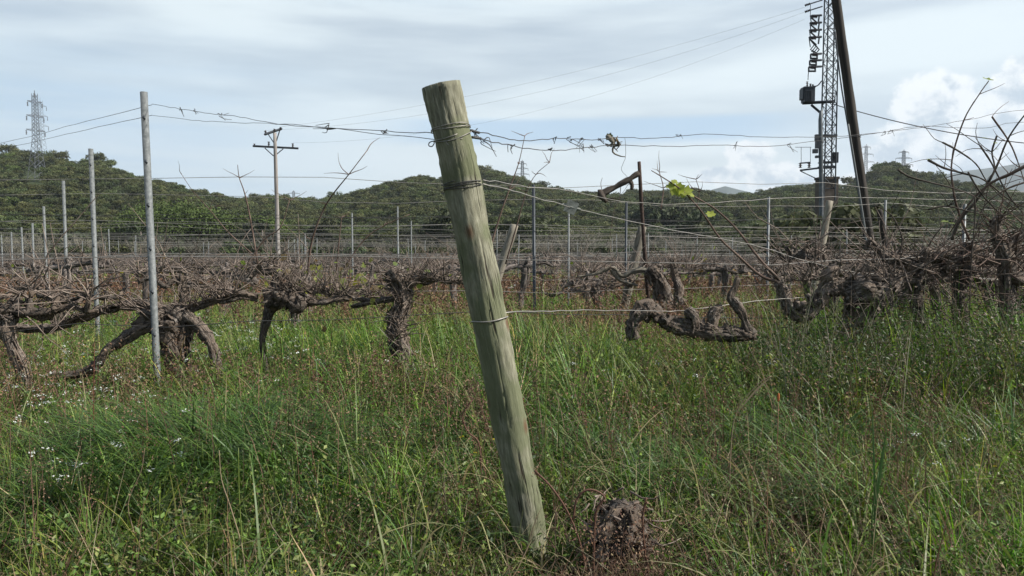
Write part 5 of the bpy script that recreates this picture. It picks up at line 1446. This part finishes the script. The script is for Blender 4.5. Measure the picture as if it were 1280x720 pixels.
    G = Geo(); bar(G, w(1000, 213, -.6), w(1024, 210, -.6), .09); bar(G, w(1000, 213.5, -.6), w(1024, 225, -.6), .05); bar(G, w(1000, 204, -.6), w(1013, 203, -.6), .07); G.build('side_arm', M['dark_steel'], e)
    for px in (1000.5, 1011.5):
        G = Geo(); insulator(G, w(px, 210, -.6), w(px, 203, -.6), .10, 3); G.build('insulator', M['insul'], e)
    G = Geo(); bar(G, w(994, 184, -.6), w(1014, 184, -.6), .025); bar(G, w(1001.5, 204, -.6), w(1001.5, 184, -.6), .025); bar(G, w(1013, 204, -.6), w(1013, 184, -.6), .025); G.build('horn_frame', M['dark_steel'], e)
    G = Geo(); tube(G, [w(1040, 119), w(1043.5, 122), w(1043, 128), w(1040, 129)], .03, n=5, sub=4); G.build('cable_loop', M['dark_steel'], e); G = Geo(); tube(G, [w(1016, 108, -.1), w(1022, 107, -.1), w(1027, 101, -.1)], .03, n=5, sub=3); G.build('cable_loop', M['dark_steel'], e); G = Geo(); tube(G, [w(1010, 100, -.1), w(1010.5, 92, -.3), w(1012, 84, -.5)], .02, n=5, sub=3); G.build('cable_loop', M['dark_steel'], e)
    tag(e, 'dark lattice transformer tower with switchgear, left of the leaning pole', 'transformer tower')
    # the masonry pier
    G = Geo(); p = w(1036.5, 224, .3); zlow = float(zg(p[0], d + .3)) - .3; hz = p[2] - zlow
    box(G, (p[0], p[1] + .3, zlow + hz / 2), (.86, .86, hz)); e2 = empty('masonry_pier', (p[0], p[1] + .3, zlow)); G.build('shaft', M['block'], e2)
    G = Geo(); box(G, (p[0], p[1] + .3, p[2] + .06), (.94, .94, .12)); G.build('cap', M['block'], e2)
    tag(e2, 'brown masonry pier under the lattice transformer tower', 'pier')
tower()

# leaning dark pole with pipe
G = Geo(); e = empty('leaning_pole', at(1086, 300, 20) * np.array([1, 1, 0]))
tube(G, [at(1091, 330, 20), at(1083.5, 280, 20), at(1074, 210, 20), (at(1063, 130, 20)), at(1052, 50, 20), at(1041, -30, 20), at(1034, -80, 20)], [.13, .125, .12, .115, .112, .108, .105], n=14, sub=4, rough=.03, lump=.02); G.build('pole', M['pole'], e)
G = Geo(); tube(G, [at(1083, 306, 19.85), at(1080, 280, 19.85), at(1068, 205, 19.85), at(1060, 155, 19.85)], [.03, .03, .03, .028], n=8, sub=3); G.build('pipe', M['steel'], e)
G = Geo(); tube(G, [at(1060, 158, 19.85), at(1052, 110, 19.85), at(1047, 70, 19.85), at(1044, 40, 19.85)], [.018] * 4, n=6, sub=3); G.build('cable', M['dark_steel'], e)
tag(e, 'tall dark wooden pole leaning left beside the transformer tower', 'pole')

def cable(a, b, sag, th, label, n=40):
    a, b = np.array(a), np.array(b); t = np.linspace(0, 1, n)[:, None]; P = a * (1 - t) + b * t; P[:, 2] -= (sag * 4 * t * (1 - t))[:, 0]
    G = Geo(); tube(G, P, th, n=4, sub=1); tag(G.build('power_cable', M['wire_dark'], origin=a), label, 'cable', 'overhead cables')
cable(at(1006, 9, 39.8), at(351, 158.5, 50), .7, .004, 'highest overhead cable from the transformer tower to the crossarm pole')
cable(at(1006, 15, 39.8), at(331, 163, 49.4), 1.2, .004, 'middle overhead cable from the transformer tower to the crossarm pole')
cable(at(1006, 24, 39.8), at(366, 178.5, 50), 1.5, .0035, 'lowest overhead cable from the transformer tower to the crossarm pole')
cable(at(1041, 130, 39.8), at(1420, 186, 36), .55, .022, 'black cable leaving the transformer tower down to the right')

def pylon(px, ytop, ybase, d, arms, bw, label, rz=0., two=False, th=.22):
    top = at(px, ytop, d); zb = at(px, ybase, d)[2]; H = top[2] - zb; x0 = top[0]
    e = empty('pylon', (x0, d, zb), rz)
    G = Geo(); b = bw / 2; waist = .52 * H; wb = b * .30; tb = b * .22
    def lv(z):
        if z < waist: return b + (wb - b) * z / waist
        return wb + (tb - wb) * (z - waist) / (H - waist)
    for sx in (-1, 1):
        for sy in (-1, 1):
            bar(G, (sx * b, sy * b, -2), (sx * wb, sy * wb, waist), th); bar(G, (sx * wb, sy * wb, waist), (sx * tb, sy * tb, H * .97), th)
    G.build('leg_frame', M['steel_far'], e, origin=(0, 0, 0))
    G = Geo(); z = 0; i = 0
    while z < H * .95:
        dz = max(1.6 * lv(z), H * .03); z2 = min(z + dz, H * .97); a1, a2 = lv(z), lv(z2)
        for s in (-1, 1):
            for q in (-1, 1):
                bar(G, (q * a1, s * a1, z), (-q * a2, s * a2, z2), th * .6); bar(G, (s * a1, q * a1, z), (s * a2, -q * a2, z2), th * .6)
        z = z2
    G.build('lattice', M['steel_far'], e, origin=(0, 0, 0))
    for (f, L) in arms:
        z = H * f
        G = Geo()
        for s in (-1, 1):
            for sy in (-1, 1): bar(G, (s * lv(z), sy * lv(z), z), (s * L, 0, z + .2), th * .7); bar(G, (s * lv(z), sy * lv(z), z + L * .18), (s * L, 0, z + .3), th * .6)
            for t in (.3, .55, .8): bar(G, (s * L * t, 0, z), (s * L * t, 0, z + L * .18 * (1 - t)), th * .5)
        arm_o = G.build('crossarm', M['steel_far'], e, origin=(0, 0, 0))
        for s in (-1, 1):
            G = Geo(); insulator(G, (s * L * .97, 0, z), (s * L * .97, 0, z - H * .05), .25, 3); G.build('insulator', M['steel_far'], arm_o, origin=(0, 0, 0))
    G = Geo(); bar(G, (0, 0, H * .93), (0, 0, H), th * 1.4); G.build('peak', M['steel_far'], e, origin=(0, 0, 0))
    tag(e, label, 'pylon', 'lattice pylons')
pylon(43, 113, 240, 215, [(.60, 2.6), (.74, 2.4), (.88, 2.0)], 4.4, 'big lattice pylon standing on the wooded left hill', rz=math.radians(62), th=.15)
pylon(50, 122, 225, 420, [(.66, 5), (.78, 4.5), (.90, 4)], 7.0, 'fainter lattice pylon just behind the big one on the left hill', rz=math.radians(75), th=.12)
pylon(653, 200, 250, 700, [(.5, 5.5), (.64, 6.5), (.78, 5.5), (.9, 4)], 7.5, 'small hazy pylon right of the wooden post', th=.36, rz=.3)
pylon(1130, 187, 238, 620, [(.45, 7.), (.62, 7.5), (.78, 6.5), (.93, 4)], 7, 'pale pylon on the right hill, its crossarms stacked', th=.36)
pylon(1083, 180, 240, 700, [(.45, 7.), (.62, 7.5), (.78, 6.5), (.93, 4)], 7.5, 'faint pylon just right of the dark leaning pole', th=.28)
pylon(367, 238, 265, 900, [(.62, 8), (.85, 7)], 8, 'tiny faint pylon right of the crossarm pole', th=.4)

# ------------------------------------------------------------------ haze
G = Geo(); box(G, (100, 1450, 150), (6400, 3300, 400))
hm, nt, out = newmat('haze_air'); pv = N_(nt, 'ShaderNodeVolumePrincipled', Density=.00016); pv.inputs['Color'].default_value = (.80, .88, 1, 1); pv.inputs['Anisotropy'].default_value = .25
nt.links.new(pv.outputs[0], out.inputs['Volume'])
HAZE = True
if HAZE:
    o = G.build('haze', hm, smooth=False); tag(o, 'thin pale haze lying over the whole valley', 'haze', kind='stuff')

# ------------------------------------------------------------------ sun, sky
SUN_EL, SUN_AZ = math.radians(42), math.radians(90 + 11)      # azimuth clockwise from +Y
sd = Vector((math.sin(SUN_AZ) * math.cos(SUN_EL), math.cos(SUN_AZ) * math.cos(SUN_EL), math.sin(SUN_EL)))
sl = bpy.data.lights.new('sun', 'SUN'); sl.energy = 5.0; sl.angle = math.radians(.6); sl.color = (1, .95, .87)
so = bpy.data.objects.new('sun', sl); COL.objects.link(so); so.rotation_euler = (-sd).to_track_quat('-Z', 'Y').to_euler(); so.location = (30, 0, 30)

def world():
    w = bpy.data.worlds.new('World'); sc.world = w; w.use_nodes = True; nt = w.node_tree; nt.nodes.clear(); L = nt.links
    class E:
        def __init__(s, so): s.s = so
        def _op(s, op, o=None, rev=False):
            n = nt.nodes.new('ShaderNodeMath'); n.operation = op
            a, b = (o, s) if rev else (s, o)
            for i, v in enumerate((a, b)):
                if v is None: continue
                if isinstance(v, E): L.new(v.s, n.inputs[i])
                else: n.inputs[i].default_value = v
            return E(n.outputs[0])
        def __add__(s, o): return s._op('ADD', o)
        __radd__ = __add__
        def __mul__(s, o): return s._op('MULTIPLY', o)
        __rmul__ = __mul__
        def __sub__(s, o): return s._op('SUBTRACT', o)
        def __rsub__(s, o): return s._op('SUBTRACT', o, True)
        def __truediv__(s, o): return s._op('DIVIDE', o)
        def max(s, o): return s._op('MAXIMUM', o)
        def sqrt(s): return s._op('SQRT')
        def clamp01(s): n = nt.nodes.new('ShaderNodeClamp'); L.new(s.s, n.inputs[0]); return E(n.outputs[0])
    def smooth(e, a, b):
        n = nt.nodes.new('ShaderNodeMapRange'); n.interpolation_type = 'SMOOTHSTEP'; L.new(e.s, n.inputs[0]); n.inputs[1].default_value = a; n.inputs[2].default_value = b; return E(n.outputs[0])
    tc = nt.nodes.new('ShaderNodeTexCoord'); sp = nt.nodes.new('ShaderNodeSeparateXYZ'); L.new(tc.outputs['Generated'], sp.inputs[0])
    x, y, z = (E(sp.outputs[i]) for i in range(3))
    h = (x * x + y * y).sqrt()
    X = x._op('ARCTAN2', y)        # azimuth
    Y = z._op('ARCTAN2', h)        # elevation
    def noise(ax, ay, az_, sx, sy, det=6., ro=.55, dist=0.):
        c = nt.nodes.new('ShaderNodeCombineXYZ'); L.new((ax * sx).s, c.inputs[0]); L.new((ay * sy).s, c.inputs[1]); c.inputs[2].default_value = az_
        n = nt.nodes.new('ShaderNodeTexNoise'); n.inputs['Scale'].default_value = 1; n.inputs['Detail'].default_value = det; n.inputs['Roughness'].default_value = ro; n.inputs['Distortion'].default_value = dist
        L.new(c.outputs[0], n.inputs['Vector']); return E(n.outputs[0])
    sky = nt.nodes.new('ShaderNodeTexSky'); sky.sky_type = 'NISHITA'; sky.sun_disc = False; sky.sun_elevation = SUN_EL; sky.sun_rotation = SUN_AZ; sky.air_density = 1.; sky.dust_density = 1.2; sky.ozone_density = 1.2
    def mix(fac, a, b):
        n = nt.nodes.new('ShaderNodeMix'); n.data_type = 'RGBA'
        if isinstance(fac, E): L.new(fac.s, n.inputs[0])
        else: n.inputs[0].default_value = fac
        for i, v in ((6, a), (7, b)):
            if isinstance(v, tuple): n.inputs[i].default_value = (*v, 1)
            else: L.new(v, n.inputs[i])
        return n.outputs[2]
    k = 1 / .09
    # thin stretched stratus
    st = noise(X + Y * .25, Y, 3.1, 1.6, 11., 5., .5, .3); st2 = noise(X - Y * .5, Y, 9.2, 4.5, 30., 4., .55)
    band = smooth(Y, .118, .132) ; band2 = smooth(Y, .150, .160)       # clear band low over the centre
    gap = band * (1 - band2) * smooth(X, -.22, -.05) * (1 - smooth(X, .25, .42))
    m = smooth(st * .75 + st2 * .25, .34, .60) * .45 + .42
    left = smooth(X * -1., .02, .5) * (1 - smooth(Y, .14, .27))
    m = m.clamp01()
    m = m * (1 - smooth(Y, .40, .85) * .8) * (1 - smooth(y * -1., .0, .5) * .6)
    c = mix(m, sky.outputs[0], tuple(v * k for v in (.81, .905, .935)))
    # horizon whitening
    hz = 1 - smooth(Y, .0, .10); c = mix(hz * .5, c, tuple(v * k for v in (.78, .88, .93)))
    streak = smooth(noise(X + Y * .2, Y, 21., 2.2, 34., 4., .5), .42, .62)
    c = mix((gap * .85 + left * (.35 + streak * .3) + smooth(Y, .27, .31) * .25 * streak).clamp01(), c, tuple(v * k for v in (.42, .60, .78)))
    # cumulus banks
    def blob(px, py, rx, ry):
        bx, by = (px - 640) / F, (HOR - py) / F
        bx = math.atan(bx); ax = (X - bx) * (F / rx); ay = (Y - by) * (F / ry)
        return 1 - (ax * ax + ay * ay).sqrt()
    nz = noise(X, Y, 5., 26., 30., 8., .62, .2); nb = noise(X, Y, 7.7, 9., 11., 4., .5)
    B = blob(1165, 150, 48, 32)
    for b in [(1215, 200, 120, 38), (1110, 205, 40, 24), (1270, 172, 60, 34), (1262, 136, 26, 18), (1340, 150, 80, 45), (935, 203, 30, 24), (965, 222, 48, 14), (905, 222, 40, 14), (1000, 235, 90, 14)]: B = B.max(blob(*b))
    lowband = smooth(X, .28, .50) * (1 - smooth(Y, .11, .20)); c = mix(lowband * .55, c, tuple(v * k for v in (.50, .62, .74)))
    B = B + (nz - .5) * 1.5 + (nb - .5) * .3
    mask = smooth(B, -.02, .26)
    nr = noise(X + .013, Y - .018, 5., 26., 30., 8., .62, .2)
    rightward = smooth(X, .50, .60)
    shade = smooth((nr - nz) * 2.6 + (nb - .5) * 1.3 + rightward * .5 - smooth(Y, .07, .19) * .35 + B * .25 + .42, .15, .95)
    cc = mix(shade, tuple(v * k for v in (.92, .95, .96)), tuple(v * k for v in (.47, .57, .66)))
    c = mix(mask * .8, c, cc)
    # overcast band low on the right
    bg = nt.nodes.new('ShaderNodeBackground'); L.new(c, bg.inputs[0]); bg.inputs[1].default_value = .064
    o = nt.nodes.new('ShaderNodeOutputWorld'); L.new(bg.outputs[0], o.inputs[0])
world()

# ------------------------------------------------------------------ camera
cd = bpy.data.cameras.new('camera'); cam = bpy.data.objects.new('camera', cd); COL.objects.link(cam)
cd.sensor_width = 36; cd.lens = F / 1280 * 36; cd.clip_end = 20000; cd.clip_start = .05
cam.location = (0, 0, CAMH); cam.rotation_euler = (PI / 2 - PITCH, 0, 0)
sc.camera = cam
sc.view_settings.view_transform = 'Standard'; sc.view_settings.look = 'None'; sc.view_settings.gamma = 1; sc.view_settings.exposure = .70
sc.render.film_transparent = False
sc.cycles.max_bounces = 5; sc.cycles.diffuse_bounces = 2; sc.cycles.glossy_bounces = 2; sc.cycles.transmission_bounces = 3; sc.cycles.volume_bounces = 0; sc.cycles.transparent_max_bounces = 6
sc.cycles.use_adaptive_sampling = True; sc.cycles.adaptive_threshold = .012
sc.cycles.use_denoising = True
